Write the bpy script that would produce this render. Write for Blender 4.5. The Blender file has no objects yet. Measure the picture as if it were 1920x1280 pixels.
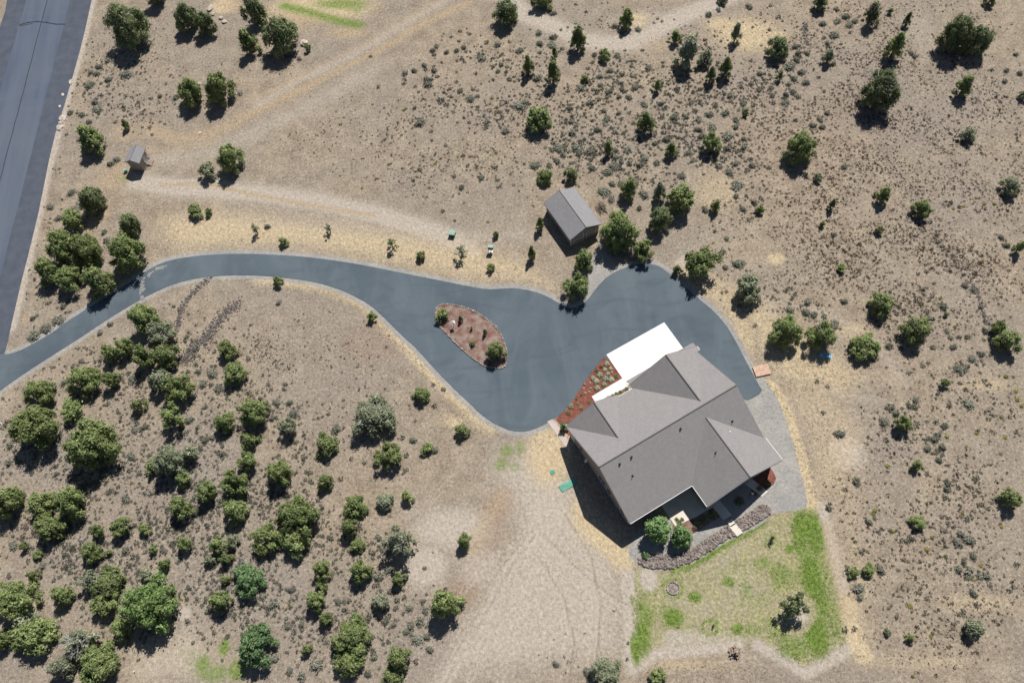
import bpy, bmesh, math, random
import numpy as np
from mathutils import Vector, Matrix
random.seed(7); rng = np.random.default_rng(7)
scn = bpy.context.scene; COL = scn.collection
# ------------------------------------------------------------------ camera
TILT, ROLL, HC, FPX = math.radians(25.57), math.radians(-7.76), 118.0, 1493.0
cd = bpy.data.cameras.new('camera'); cam = bpy.data.objects.new('camera', cd); COL.objects.link(cam)
cd.sensor_width = 36.0; cd.lens = 36.0*FPX/1920.0; cd.clip_end = 6000; cd.clip_start = 1
RM = Matrix.Rotation(TILT, 3, 'X') @ Matrix.Rotation(ROLL, 3, 'Z')
cam.rotation_euler = RM.to_euler(); cam.location = (0, 0, HC); scn.camera = cam
# ------------------------------------------------------------------ sky, sun, exposure
SX, SY = -0.336, -0.628                      # ground shadow of a 1 m post
EL = math.atan(1/math.hypot(SX, SY)); AZ = math.atan2(-SX, -SY)
w = bpy.data.worlds.new('World'); scn.world = w; w.use_nodes = True
nt = w.node_tree; bg = nt.nodes['Background']
sk = nt.nodes.new('ShaderNodeTexSky'); sk.sky_type = 'NISHITA'; sk.sun_disc = False
sk.sun_elevation = EL; sk.sun_rotation = AZ; sk.altitude = 1000
nt.links.new(sk.outputs[0], bg.inputs[0]); bg.inputs[1].default_value = 0.05
sl = bpy.data.lights.new('sun', 'SUN'); sl.energy = 4.9; sl.angle = math.radians(0.5); sl.color = (1, .955, .89)
so = bpy.data.objects.new('sun', sl); COL.objects.link(so); so.location = (0, 0, 200)
so.rotation_euler = Vector((SX, SY, -1)).to_track_quat('-Z', 'Y').to_euler()
scn.view_settings.view_transform = 'Standard'; scn.view_settings.look = 'None'
scn.view_settings.exposure = 0.0; scn.view_settings.gamma = 1
scn.cycles.max_bounces = 6; scn.cycles.diffuse_bounces = 3; scn.cycles.transparent_max_bounces = 4

RN = np.array(RM)
def G(px, py, z=0.0):
    """survey point: where the photograph's pixel lies at height z above the ground"""
    d = RN @ np.array([px-960, -(py-640), -FPX]); k = (z-HC)/d[2]
    return float(d[0]*k), float(d[1]*k)
def Gl(L, z=0.0): return [G(x, y, z) for x, y in L]
# ------------------------------------------------------------------ materials
def mat(name, col, rough=.9, build=None, spec=.2):
    m = bpy.data.materials.new(name); m.use_nodes = True
    b = m.node_tree.nodes['Principled BSDF']
    b.inputs['Base Color'].default_value = (*col, 1); b.inputs['Roughness'].default_value = rough
    b.inputs['Specular IOR Level'].default_value = spec
    m.diffuse_color = (*col, 1)
    if build: build(NB(m.node_tree), b)
    return m
class NB:
    def __init__(s, t): s.t = t; s.n = t.nodes; s.l = t.links
    def new(s, k): return s.n.new(k)
    def put(s, sock, v):
        if hasattr(v, 'links'): s.l.new(v, sock)
        elif isinstance(v, (tuple, list)): sock.default_value = (*v, 1) if len(v) == 3 and len(sock.default_value) == 4 else v
        else: sock.default_value = v
    def pos(s):
        return s.new('ShaderNodeNewGeometry').outputs['Position']
    def obj(s): return s.new('ShaderNodeTexCoord').outputs['Object']
    def map(s, v, sc=(1, 1, 1), rot=(0, 0, 0)):
        m = s.new('ShaderNodeMapping'); s.l.new(v, m.inputs[0]); m.inputs['Scale'].default_value = sc; m.inputs['Rotation'].default_value = rot
        return m.outputs[0]
    def noise(s, scale, detail=3, v=None, rough=.55, dist=0.):
        n = s.new('ShaderNodeTexNoise'); n.inputs['Scale'].default_value = scale; n.inputs['Detail'].default_value = detail
        n.inputs['Roughness'].default_value = rough; n.inputs['Distortion'].default_value = dist
        s.l.new(v if v is not None else s.pos(), n.inputs['Vector']); return n.outputs[0]
    def vor(s, scale, v=None, out='Distance', feat='F1'):
        n = s.new('ShaderNodeTexVoronoi'); n.feature = feat; n.inputs['Scale'].default_value = scale
        s.l.new(v if v is not None else s.pos(), n.inputs['Vector']); return n.outputs[out]
    def attr(s, name): n = s.new('ShaderNodeAttribute'); n.attribute_name = name; return n.outputs['Fac']
    def math(s, op, a, b=0., c=0.):
        n = s.new('ShaderNodeMath'); n.operation = op; s.put(n.inputs[0], a); s.put(n.inputs[1], b)
        if op in ('MULTIPLY_ADD',): s.put(n.inputs[2], c)
        return n.outputs[0]
    def rng(s, v, a, b, c=0., d=1.):
        n = s.new('ShaderNodeMapRange'); s.put(n.inputs[0], v)
        for i, x in enumerate((a, b, c, d)): n.inputs[i+1].default_value = x
        return n.outputs[0]
    def mix(s, f, a, b, mode='MIX'):
        n = s.new('ShaderNodeMix'); n.data_type = 'RGBA'; n.blend_type = mode
        s.put(n.inputs[0], f); s.put(n.inputs[6], a); s.put(n.inputs[7], b); return n.outputs[2]
    def grey(s, v, a, b):   # value -> colour multiplier
        r = s.rng(v, 0.25, .75, a, b); n = s.new('ShaderNodeCombineColor')
        for i in range(3): s.l.new(r, n.inputs[i])
        return n.outputs[0]
    def bump(s, b, h, st=.4, d=.1):
        n = s.new('ShaderNodeBump'); n.inputs['Strength'].default_value = st; n.inputs['Distance'].default_value = d
        s.l.new(h, n.inputs['Height']); s.l.new(n.outputs[0], b.inputs['Normal'])
def noisy(c1, c2, scale=3., detail=4, fine=18., fa=.8, fb=1.2, vec='pos', bump=0.):
    def f(N, b):
        v = N.pos() if vec == 'pos' else N.obj()
        c = N.mix(N.rng(N.noise(scale, detail, v), .35, .65), c1, c2)
        fn = N.noise(fine, 3, v)
        c = N.mix(1., c, N.grey(fn, fa, fb), 'MULTIPLY'); N.l.new(c, b.inputs['Base Color'])
        if bump: N.bump(b, fn, bump, .05)
    return f
def foliage(c1, c2, c3, tr=.12):
    def f(N, b):
        oi = N.new('ShaderNodeObjectInfo')
        g = N.new('ShaderNodeNewGeometry')
        c = N.mix(N.rng(N.noise(1.1, 3), .35, .65), c1, c2)
        c = N.mix(N.rng(N.noise(6., 2), .5, .7, 0, .6), c, c3)
        lv = N.attr('leafv'); c = N.mix(N.rng(lv, .55, 1., 0, .8), c, c3); c = N.mix(1., c, N.grey(N.rng(lv, 0, 1, .25, .75), .55, 1.38), 'MULTIPLY')
        c = N.mix(1., c, N.grey(N.rng(oi.outputs['Random'], 0, 1, .25, .75), .82, 1.18), 'MULTIPLY')
        N.l.new(c, b.inputs['Base Color'])
        t = N.new('ShaderNodeBsdfTranslucent'); N.l.new(c, t.inputs[0])
        m = N.new('ShaderNodeMixShader'); m.inputs[0].default_value = tr
        o = [n for n in N.n if n.type == 'OUTPUT_MATERIAL'][0]
        N.l.new(b.outputs[0], m.inputs[1]); N.l.new(t.outputs[0], m.inputs[2]); N.l.new(m.outputs[0], o.inputs[0])
    return f
M = {}
M['Y'] = mat('bright_juniper_foliage', (.2, .25, .08), .75, foliage((.15, .22, .068), (.225, .285, .10), (.37, .39, .2)))
M['G'] = mat('green_juniper_foliage', (.12, .17, .06), .75, foliage((.155, .23, .075), (.24, .30, .11), (.36, .37, .18)))
M['D'] = mat('dark_juniper_foliage', (.09, .12, .05), .75, foliage((.12, .175, .075), (.19, .235, .105), (.31, .32, .18)))
M['S'] = mat('grey_green_foliage', (.18, .2, .12), .8, foliage((.2, .25, .14), (.30, .33, .2), (.45, .45, .34)))
M['E'] = mat('emerald_leaf_foliage', (.1, .22, .07), .7, foliage((.11, .215, .085), (.18, .29, .12), (.28, .36, .19)))
M['L'] = mat('leafy_green_foliage', (.11, .2, .05), .7, foliage((.115, .205, .06), (.18, .27, .085), (.29, .34, .15)))
M['W'] = mat('light_green_leaves', (.2, .35, .12), .7, foliage((.17, .32, .10), (.26, .42, .16), (.36, .48, .24)))
M['sage'] = mat('sagebrush_foliage', (.2, .22, .18), .9, foliage((.20, .215, .17), (.28, .29, .23), (.40, .385, .31), .1))
M['tuft'] = mat('brown_bunchgrass', (.2, .15, .1), .9, foliage((.15, .108, .078), (.215, .155, .11), (.28, .23, .15), .1))
M['yel'] = mat('yellow_rabbitbrush', (.4, .38, .08), .9, foliage((.3, .3, .08), (.45, .42, .08), (.2, .24, .08), .15))
M['pale'] = mat('pale_grass_blades', (.5, .45, .28), .9, foliage((.45, .4, .26), (.6, .55, .4), (.3, .3, .12), .2))
M['bark'] = mat('bark', (.12, .09, .07), .95, noisy((.09, .07, .055), (.17, .14, .12), 4., vec='obj'))
M['dead'] = mat('weathered_dead_wood', (.3, .29, .28), .9, noisy((.36, .35, .35), (.58, .57, .56), 3., vec='obj'))
M['rock'] = mat('brown_basalt_rock', (.24, .19, .17), .95, noisy((.17, .14, .125), (.37, .32, .29), 2.2, fine=9., bump=.5))
M['prock'] = mat('pale_rock', (.5, .46, .4), .95, noisy((.42, .36, .3), (.66, .6, .54), 1.5, fine=12.))
M['brock'] = mat('border_rock', (.4, .35, .3), .95, noisy((.25, .21, .18), (.5, .44, .38), 1.5, fine=8.))
M['mulch'] = mat('red_bark_mulch', (.28, .1, .07), .95, noisy((.17, .062, .046), (.29, .115, .083), 2., fine=14., fa=.55, fb=1.4, bump=.6))
M['tmulch'] = mat('faded_bark_mulch', (.3, .16, .12), .95, noisy((.19, .085, .065), (.31, .25, .215), .9, detail=5, fine=12., fa=.55, fb=1.45, bump=.6))
M['conc'] = mat('bright_concrete', (.84, .82, .79), .85, noisy((.82, .8, .77), (.88, .86, .83), .8, fine=30., fa=.96, fb=1.04))
M['tconc'] = mat('tan_concrete', (.56, .48, .42), .85, noisy((.52, .44, .385), (.6, .52, .455), .8, fine=30., fa=.93, fb=1.07))
M['pconc'] = mat('patio_concrete', (.72, .66, .58), .85, noisy((.68, .62, .54), (.76, .7, .62), .8, fine=30., fa=.94, fb=1.06))
M['wall'] = mat('taupe_siding', (.3, .25, .22), .85, None)
M['trim'] = mat('light_trim', (.62, .6, .57), .7, noisy((.58, .56, .53), (.66, .64, .61), 2.))
M['gutter'] = mat('white_gutter', (.85, .85, .85), .5)
M['gtrim'] = mat('grey_fascia', (.2, .19, .19), .7)
M['glass'] = mat('dark_window_glass', (.03, .035, .04), .12, None, .6)
M['black'] = mat('black_pipe', (.03, .03, .03), .6)
M['white'] = mat('white_painted_metal', (.8, .8, .8), .5)
M['teal'] = mat('teal_plastic', (.13, .38, .29), .6, noisy((.1, .32, .24), (.17, .42, .33), 1.2))
M['ugreen'] = mat('pale_green_enamel', (.3, .45, .38), .45)
M['dgreen'] = mat('dark_green_enamel', (.06, .12, .1), .5)
M['blue'] = mat('sky_blue_plastic', (.22, .52, .72), .45)
M['plank'] = mat('salmon_planks', (.62, .42, .31), .8, noisy((.55, .36, .27), (.7, .5, .38), 3.))
M['wood'] = mat('split_wood', (.34, .25, .19), .9, noisy((.2, .14, .1), (.55, .45, .37), 3.))
M['barnwall'] = mat('grey_brown_barn_siding', (.3, .27, .25), .85, None)
def siding(c1, c2, sc):
    def f(N, b):
        o = N.obj(); wv = N.new('ShaderNodeTexWave'); wv.bands_direction = 'Z'; wv.inputs['Scale'].default_value = sc
        N.l.new(o, wv.inputs[0]); c = N.mix(wv.outputs[0], c1, c2)
        c = N.mix(1., c, N.grey(N.noise(1.5, 4, o), .85, 1.12), 'MULTIPLY'); N.l.new(c, b.inputs['Base Color'])
    return f
siding((.3, .25, .22), (.38, .32, .285), 1.6)(NB(M['wall'].node_tree), M['wall'].node_tree.nodes['Principled BSDF'])
siding((.3, .27, .25), (.4, .36, .33), 1.6)(NB(M['barnwall'].node_tree), M['barnwall'].node_tree.nodes['Principled BSDF'])
def shingle(base):
    a = tuple(x*.93 for x in base); c_ = tuple(x*1.06 for x in base)
    def f(N, b):
        uv = N.new('ShaderNodeTexCoord').outputs['UV']
        br = N.new('ShaderNodeTexBrick'); N.l.new(uv, br.inputs[0]); br.inputs['Scale'].default_value = 1.
        br.inputs['Color1'].default_value = (*a, 1); br.inputs['Color2'].default_value = (*c_, 1)
        br.inputs['Mortar'].default_value = (*[x*.7 for x in base], 1)
        br.inputs['Brick Width'].default_value = .3; br.inputs['Row Height'].default_value = .28; br.inputs['Mortar Size'].default_value = .012
        c = N.mix(1., br.outputs[0], N.grey(N.noise(16., 2, uv), .84, 1.16), 'MULTIPLY')
        c = N.mix(1., c, N.grey(N.noise(.35, 2, uv), .98, 1.02), 'MULTIPLY')
        N.l.new(c, b.inputs['Base Color'])
    return f
M['roof'] = mat('grey_asphalt_shingles', (.34, .32, .32), .95, shingle((.30, .285, .285)))
M['broof'] = mat('barn_shingles', (.25, .24, .24), .95, shingle((.295, .29, .30)))
M['ridge'] = mat('ridge_cap_shingles', (.2, .185, .18), .95, noisy((.17, .155, .15), (.24, .22, .215), 5., vec='obj'))
# ------------------------------------------------------------------ mesh helpers
def link(name, me, m=None, parent=None):
    o = bpy.data.objects.new(name, me); COL.objects.link(o)
    if m is not None and me is not None and not len(me.materials): me.materials.append(m)
    if parent: o.parent = parent
    return o
def tag(o, label=None, cat=None, group=None, kind=None):
    for k, v in (('label', label), ('category', cat), ('group', group), ('kind', kind)):
        if v: o[k] = v
    return o
def empty(name, label, cat, loc=(0, 0, 0), rz=0., group=None):
    o = bpy.data.objects.new(name, None); COL.objects.link(o); o.location = loc; o.rotation_euler = (0, 0, rz)
    o.empty_display_size = .5
    return tag(o, label, cat, group)
class MB:
    def __init__(s): s.v = []; s.f = []
    def add(s, vs, fs):
        n = len(s.v); s.v += [tuple(map(float, x)) for x in vs]; s.f += [tuple(i+n for i in f) for f in fs]; return s
    def box(s, c, d, rz=0., rx=0., ry=0.):
        R = (Matrix.Rotation(rz, 3, 'Z') @ Matrix.Rotation(ry, 3, 'Y') @ Matrix.Rotation(rx, 3, 'X'))
        vs = [R @ Vector((x*d[0]/2, y*d[1]/2, z*d[2]/2)) + Vector(c) for z in (-1, 1) for x, y in ((-1, -1), (1, -1), (1, 1), (-1, 1))]
        return s.add(vs, [(3, 2, 1, 0), (4, 5, 6, 7), (0, 1, 5, 4), (1, 2, 6, 5), (2, 3, 7, 6), (3, 0, 4, 7)])
    def tube(s, p, q, r1, r2=None, n=6):
        r2 = r1 if r2 is None else r2; p = Vector(p); q = Vector(q); d = (q-p).normalized()
        a = d.orthogonal().normalized(); b = d.cross(a)
        vs = [p+(a*math.cos(t)+b*math.sin(t))*r1 for t in (2*math.pi*i/n for i in range(n))]
        vs += [q+(a*math.cos(t)+b*math.sin(t))*r2 for t in (2*math.pi*i/n for i in range(n))]
        return s.add(vs, [(i, (i+1) % n, n+(i+1) % n, n+i) for i in range(n)]+[tuple(range(n))[::-1], tuple(range(n, 2*n))])
    def slab(s, poly, th):     # planar 3-D polygon thickened downwards
        n = len(poly); lo = [(x, y, z-th) for x, y, z in poly]
        return s.add(list(poly)+lo, [tuple(range(n)), tuple(range(n, 2*n))[::-1]]+[(i, i+n, (i+1) % n+n, (i+1) % n) for i in range(n)])
    def prism(s, poly, z0, z1):
        n = len(poly)
        return s.add([(x, y, z0) for x, y in poly]+[(x, y, z1) for x, y in poly],
                     [tuple(range(n))[::-1], tuple(range(n, 2*n))]+[(i, (i+1) % n, (i+1) % n+n, i+n) for i in range(n)])
    def mesh(s, name):
        me = bpy.data.meshes.new(name); me.from_pydata(s.v, [], s.f)
        bm = bmesh.new(); bm.from_mesh(me); bmesh.ops.recalc_face_normals(bm, faces=bm.faces); bm.to_mesh(me); bm.free()
        return me
    def build(s, name, m, parent=None): return link(name, s.mesh(name), m, parent)
def slope_uv(me):
    """shingle courses follow each slope: u along the eave, v up the slope, in metres"""
    uv = me.uv_layers.new(name='UVMap')
    for p in me.polygons:
        n = p.normal; h = Vector((n.x, n.y, 0))
        if h.length < 1e-4: h = Vector((0, 1, 0))
        h.normalize(); t = Vector((-h.y, h.x, 0)); up = n.cross(t)
        for li in p.loop_indices:
            co = me.vertices[me.loops[li].vertex_index].co; uv.data[li].uv = (co.dot(t), co.dot(up))
def smooth(pts, n=2, closed=True):
    for _ in range(n):
        q = []; L = len(pts)
        for i in range(L if closed else L-1):
            a, b = pts[i], pts[(i+1) % L]
            q += [(a[0]*.75+b[0]*.25, a[1]*.75+b[1]*.25), (a[0]*.25+b[0]*.75, a[1]*.25+b[1]*.75)]
        if not closed: q = [pts[0]]+q+[pts[-1]]
        pts = q
    return pts
def sheet(name, poly, z, m, kind='structure', th=0., label=None):
    bm = bmesh.new(); vs = [bm.verts.new((x, y, z)) for x, y in poly]
    f = bm.faces.new(vs); bmesh.ops.triangulate(bm, faces=[f])
    bmesh.ops.recalc_face_normals(bm, faces=bm.faces)
    if sum(f.normal.z for f in bm.faces) < 0: bmesh.ops.reverse_faces(bm, faces=bm.faces)
    if th:
        n = len(vs); lo = [bm.verts.new((x, y, z-th)) for x, y in poly]
        for i in range(n): bm.faces.new((vs[i], vs[(i+1) % n], lo[(i+1) % n], lo[i]))
        bmesh.ops.recalc_face_normals(bm, faces=bm.faces)
    me = bpy.data.meshes.new(name); bm.to_mesh(me); bm.free(); me.materials.append(m)
    o = link(name, me)
    if kind: o['kind'] = kind
    return o
# ------------------------------------------------------------------ survey outlines (photograph pixels -> ground metres)
DRIVE = [(-60,668),(0,664),(16,664),(33,659),(52,650),(77,636),(102,621),(122,605),(165,578),(212,550),(250,525),(287,500),(320,487),(375,479),(425,476),(480,476),
 (555,480),(620,487),(692,499),(755,512),(830,527),(880,537),(915,543),(942,541),(965,540),(997,545),(1025,555),(1052,571),(1076,580),(1100,565),(1120,537),(1140,517),(1172,501),
 (1197,495),(1225,495),(1242,502),(1272,527),(1310,560),(1335,580),(1360,607),(1380,640),(1400,680),(1422,720),(1431,735),(1402,751),(1394,747),(1350,745),(1280,715),
 (1200,710),(1136.8,665),(1115,690),(1090,725),(1065,765),(1040,785),(1010,801),(987,809),(960,808),(940,800),(920,790),(900,775),(880,755),(855,732),(830,707),(805,680),(780,652),(762,636),
 (742,617),(717,592),(692,570),(655,550),(630,540),(585,527),(530,520),(480,516),(425,516),(375,520),(325,532),(275,555),(240,575),(200,600),(140,640),(100,665),(50,697),(0,732),(-60,775)]
ISLAND = [(815,592),(818,578),(826,571),(845,571),(866,575),(893,585),(912,598),(930,612),(940,628),(947,645),(951,665),(950,683),(943,690),(932,691),(911,688),(893,677),(872,660),(850,639),(832,620),(818,606)]
LAWN = [(1184,1062),(1204,1069),(1232,1073),(1262,1071),(1297,1060),(1330,1041),(1362,1018),(1395,1003),(1425,985),(1449,966),(1475,962),(1500,955),(1533,950),(1547,997),(1557,1047),(1570,1100),
 (1582,1150),(1592,1205),(1565,1222),(1540,1237),(1510,1256),(1480,1240),(1450,1219),(1420,1203),(1385,1205),(1310,1212),(1227,1221),(1190,1246),(1186,1172),(1181,1110)]
GRAVEL = [(1360,640),(1378,640),(1390,646),(1415,688),(1440,720),(1460,750),(1477,795),(1490,840),(1500,880),(1510,920),(1515,948),(1500,956),(1475,958),(1449,962),(1425,985),(1362,1016),(1297,1056),(1232,1070),(1201,1064),(1190,1052),
 (1178,1040),(1183,1012),(1200,990),(1300,940),(1400,900),(1400,800),(1340,700)]
ROADW = [(16,-20),(10,20),(-10,80),(-60,230),(-200,700),(-80,900),(-20,760),(15,640),(20,615),(40,528),(52,482),(72,400),(88,320),(92,300),(104,250),(120,200),(136,145),(150,95),(160,55),(172,0),(176,-20)]
BARNPAD = [(1118,470),(1128,455),(1142,470),(1155,500),(1172,503),(1140,520),(1112,552),(1098,548),(1104,525),(1085,500)]
BED = [(1136.8,665.4),(1166.8,709.4),(1109.4,743.3),(1120.4,760.8),(1140,790),(1090,830),(1065,815),(1041,785),(1066,764),(1091,724),(1116,689)]
EBED = [(1400,905),(1441,872),(1452,888),(1455,897),(1450,908),(1432,920),(1415,930)]
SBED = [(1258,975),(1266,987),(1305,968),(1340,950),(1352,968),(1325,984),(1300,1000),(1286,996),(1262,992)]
# ------------------------------------------------------------------ ground sheet with painted ground-cover masks
xs = np.concatenate([[-3000,-1200,-500,-250,-160], np.arange(-122, 122.01, .36), [160,250,500,1200,3000]])
ys = np.concatenate([[-3000,-1000,-300,-90,-30], np.arange(-10, 164, .36), [200,300,600,1500,4000]])
GX, GY = np.meshgrid(xs, ys); gx = GX.ravel(); gy = GY.ravel()
def inpoly(x, y, poly):
    r = np.zeros(len(x), bool); n = len(poly)
    for i in range(n):
        x1, y1 = poly[i]; x2, y2 = poly[(i+1) % n]
        c = ((y1 > y) != (y2 > y)); t = (x2-x1)*(y-y1)/((y2-y1) or 1e-9)+x1
        r ^= c & (x < t)
    return r
def dline(L, closed=False, x=None, y=None):
    x = gx if x is None else x; y = gy if y is None else y
    d = np.full(len(x), 1e9); n = len(L)
    for i in range(n if closed else n-1):
        ax, ay = L[i]; bx, by = L[(i+1) % n]; ux, uy = bx-ax, by-ay; q = ux*ux+uy*uy+1e-9
        t = np.clip(((x-ax)*ux+(y-ay)*uy)/q, 0, 1); d = np.minimum(d, np.hypot(x-ax-t*ux, y-ay-t*uy))
    return d
masks = {k: np.zeros(len(gx)) for k in ('dry', 'light', 'orange', 'rock', 'green', 'gravel', 'brown', 'grey', 'lawn', 'track', 'rut')}
def stroke(k, L, wd, s=1., soft=1.):
    d = dline(Gl(L)); masks[k] = np.maximum(masks[k], s*np.clip((wd/2-d)/soft+.5, 0, 1))
def blob(k, cx, cy, rx, ry, s=1., p=1.5):
    X, Y = G(cx, cy); X2, Y2 = G(cx+rx, cy); X3, Y3 = G(cx, cy+ry)
    a = math.hypot(X2-X, Y2-Y); b = math.hypot(X3-X, Y3-Y); an = math.atan2(Y2-Y, X2-X)
    dx = (gx-X)*math.cos(an)+(gy-Y)*math.sin(an); dy = -(gx-X)*math.sin(an)+(gy-Y)*math.cos(an)
    masks[k] = np.maximum(masks[k], s*np.clip((1.45-np.hypot(dx/a, dy/b)**1.2)/1.1, 0, 1))
def area(k, L, s=1., soft=2.):
    P = Gl(L); i = inpoly(gx, gy, P); d = dline(P, True)
    masks[k] = np.maximum(masks[k], s*np.where(i, np.clip(.5+d/soft, 0, 1), np.clip(.5-d/soft, 0, 1)))
# gravel verges
dW = Gl(DRIVE); masks['gravel'] = np.clip((.8-dline(dW, True))/.7+.5, 0, 1)
area('gravel', GRAVEL, 1., .7); area('gravel', BARNPAD, 1., .6); area('gravel', [(a-1, b) for a, b in ROADW], .35, 1.)
stroke('light', [(172,0),(150,95),(120,200),(88,320),(52,482),(20,615)], 2.2, .9, 1.2)
# pale dirt and dry grass
area('dry', [(300,400),(400,385),(520,400),(700,420),(900,455),(1000,480),(1060,540),(1040,560),(985,540),(915,540),(830,524),(692,496),(560,476),(430,472),(325,480),(290,450)], .65, 7.)
area('light', [(330,420),(460,385),(600,400),(740,410),(820,430),(900,470),(870,500),(700,470),(560,450),(400,460),(350,470)], .5, 8.)
stroke('light', [(255,340),(330,352),(480,362),(600,378),(720,405),(830,440),(880,470)], 4.5, .8, 3)
stroke('orange', [(300,346),(390,346),(480,366),(600,388),(700,404)], 1.1, .9, 1.)
stroke('light', [(290,338),(400,340),(520,362),(640,382)], 1.0, .8, .8)
stroke('light', [(820,430),(900,445),(980,440)], 4, .5, 4)
for o_ in (0, 26): stroke('orange', [(470,215-o_),(530,185-o_),(620,140-o_),(720,90-o_),(800,40-o_),(880,5-o_)], 2.4, .55 if o_ else .8, 2.2)
stroke('light', [(480,200),(560,150),(660,105),(760,45),(840,0)], 3, .55, 2.5)
stroke('orange', [(280,240),(330,262),(400,250),(470,215)], 3.5, .75, 3.); stroke('orange', [(250,285),(330,280),(410,262)], 2., .6, 2.)
stroke('light', [(300,300),(400,285),(500,235),(600,190),(700,130)], 6, .45, 5)
blob('orange', 240, 250, 40, 22, .6); blob('orange', 215, 330, 40, 40, .7); blob('orange', 190, 400, 20, 25, .8); blob('orange', 160, 440, 40, 30, .5)
blob('dry', 600, 15, 110, 28, .9); blob('orange', 545, 40, 70, 28, .7); blob('orange', 650, 60, 50, 14, .8); blob('dry', 420, 12, 30, 15, .9); blob('orange', 440, 10, 28, 14, .7)
stroke('light', [(955,0),(985,28),(1040,50),(1090,75),(1130,82),(1180,80),(1220,65),(1260,40),(1330,10),(1370,-10)], 5., .8, 3.)
blob('light', 1215, 40, 60, 25, .5); blob('dry', 1195, 38, 28, 20, .6); blob('dry', 1400, 65, 80, 40, .75); blob('dry', 1350, 45, 40, 16, .7); blob('orange', 1230, 85, 40, 30, .5)
blob('dry', 1455, 70, 30, 18, .7); blob('light', 1730, 60, 30, 60, .4); blob('orange', 1300, 70, 40, 20, .4)
blob('orange', 1100, 150, 260, 90, .3); blob('orange', 1330, 330, 60, 60, .4); blob('dry', 1345, 360, 60, 50, .5); blob('dry', 1370, 470, 100, 60, .35)
blob('orange', 1210, 310, 50, 30, .35)
for L in ([(1290,520),(1330,540),(1370,560),(1400,640)],): stroke('dry', L, 7, .6, 6)
blob('light', 1285, 495, 22, 24, .7); area('dry', [(1330,520),(1440,560),(1560,640),(1650,700),(1600,760),(1480,740),(1430,700),(1390,620)], .6, 7.)
stroke('light', [(1440,560),(1455,600),(1435,650)], 2, .5, 2); stroke('light', [(1470,570),(1560,590),(1640,640),(1700,720)], 1.6, .5, 2)
area('dry', [(1440,700),(1560,700),(1640,800),(1620,900),(1640,1100),(1660,1230),(1600,1230),(1580,1100),(1545,950),(1515,945),(1490,830),(1450,740)], .5, 7.)
stroke('dry', [(1445,722),(1465,755),(1483,800),(1496,845),(1507,890),(1520,945)], 2.2, .95, 1.4)
stroke('orange', [(1550,990),(1562,1050),(1578,1110),(1590,1150)], 3.5, .6, 3.); stroke('dry', [(1590,1130),(1605,1200),(1620,1230)], 3, .8, 2)
blob('light', 1590, 850, 32, 30, .8); blob('dry', 1440, 220, 12, 8, .3); blob('dry', 1455, 485, 20, 14, .8); blob('dry', 1850, 720, 60, 20, .5); blob('dry', 1600, 620, 50, 20, .5)
stroke('light', [(1520,720),(1600,745),(1700,760)], 1., .5, 1.5)
blob('dry', 1830, 1130, 90, 25, .5); blob('dry', 1700, 1240, 160, 20, .45); blob('dry', 1745, 900, 50, 70, .3)
# bottom middle: bare worn dirt with tyre tracks
area('light', [(900,870),(1030,800),(1065,860),(1100,930),(1180,1040),(1185,1240),(1000,1270),(800,1290),(840,1200),(900,1120),(960,1000),(930,920)], .75, 9.)
blob('dry', 1030, 850, 50, 70, .85); blob('dry', 1125, 1000, 50, 30, .7); blob('dry', 1090, 960, 30, 60, .6); stroke('dry', [(1095,975),(1140,1020),(1168,1045)], 4, .8, 2.5)
blob('light', 850, 990, 90, 50, .8); blob('light', 800, 1060, 50, 50, .8); blob('light', 780, 950, 60, 40, .4); blob('light', 900, 1060, 60, 60, .6)
stroke('brown', [(960,930),(930,960),(910,1010),(890,1080),(870,1110)], 5, .8, 4.); stroke('orange', [(940,930),(905,990),(885,1030)], 4, .6, 3)
blob('brown', 900, 740, 40, 50, .4); blob('brown', 1100, 1060, 50, 25, .5); blob('orange', 1095, 1060, 30, 14, .5); blob('brown', 1140, 1080, 30, 30, .4)
for o_ in (0, 15): stroke('light', [(1060+o_,960),(1000+o_,1000),(950+o_,1060),(915+o_,1130),(870+o_,1210),(820+o_,1290)], .8, .9, .8)
for a_, f_ in ((-24, 1.6), (-8, 1.0), (10, .5), (28, .1)):
    for o_ in (0, 11): stroke('track', [(1050+a_+o_,900),(1005+a_+o_,990),(960+a_*1.2-30*f_+o_,1080),(915+a_*1.6-40*f_+o_,1180),(880+a_*2-60*f_+o_,1290)], .42, .5, .4)
for L in ([(1000,1000),(1060,1060),(1120,1110),(1170,1140)],[(990,1040),(1040,1120),(1060,1200),(1050,1280)],[(1040,960),(1090,1040),(1110,1130),(1100,1280)]): stroke('track', L, .42, .5, .4); stroke('track', [(x+12, y) for x, y in L], .42, .5, .4); stroke('rut', [(x+17, y) for x, y in L], .4, .7, .4)
for L in ([(1330,520),(1345,560),(1375,590)],[(1480,570),(1560,588),(1620,625),(1680,700)],[(255,352),(330,362),(480,374),(600,392),(720,420),(800,445)],[(700,130),(620,175),(540,215),(470,245),(380,275),(300,290)],[(1000,30),(1060,55),(1120,76),(1180,78),(1240,50)],[(1560,830),(1590,800),(1620,830),(1600,880)],[(1440,760),(1470,850),(1480,930)]): stroke('track', L, .4, .45, .4); stroke('track', [(x, y+12) for x, y in L], .4, .4, .4); stroke('rut', [(x, y+6) for x, y in L], .5, .35, .6)
area('light', [(1235,1105),(1330,1095),(1400,1050),(1445,1070),(1440,1130),(1360,1150),(1330,1200),(1290,1180),(1250,1140)], .4, 5.); area('light', [(1290,1065),(1400,1010),(1450,985),(1470,1000),(1420,1030),(1330,1080)], .45, 3.)
stroke('brown', [(950,1070),(915,1130),(870,1215)], .7, .7, .7)
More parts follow.
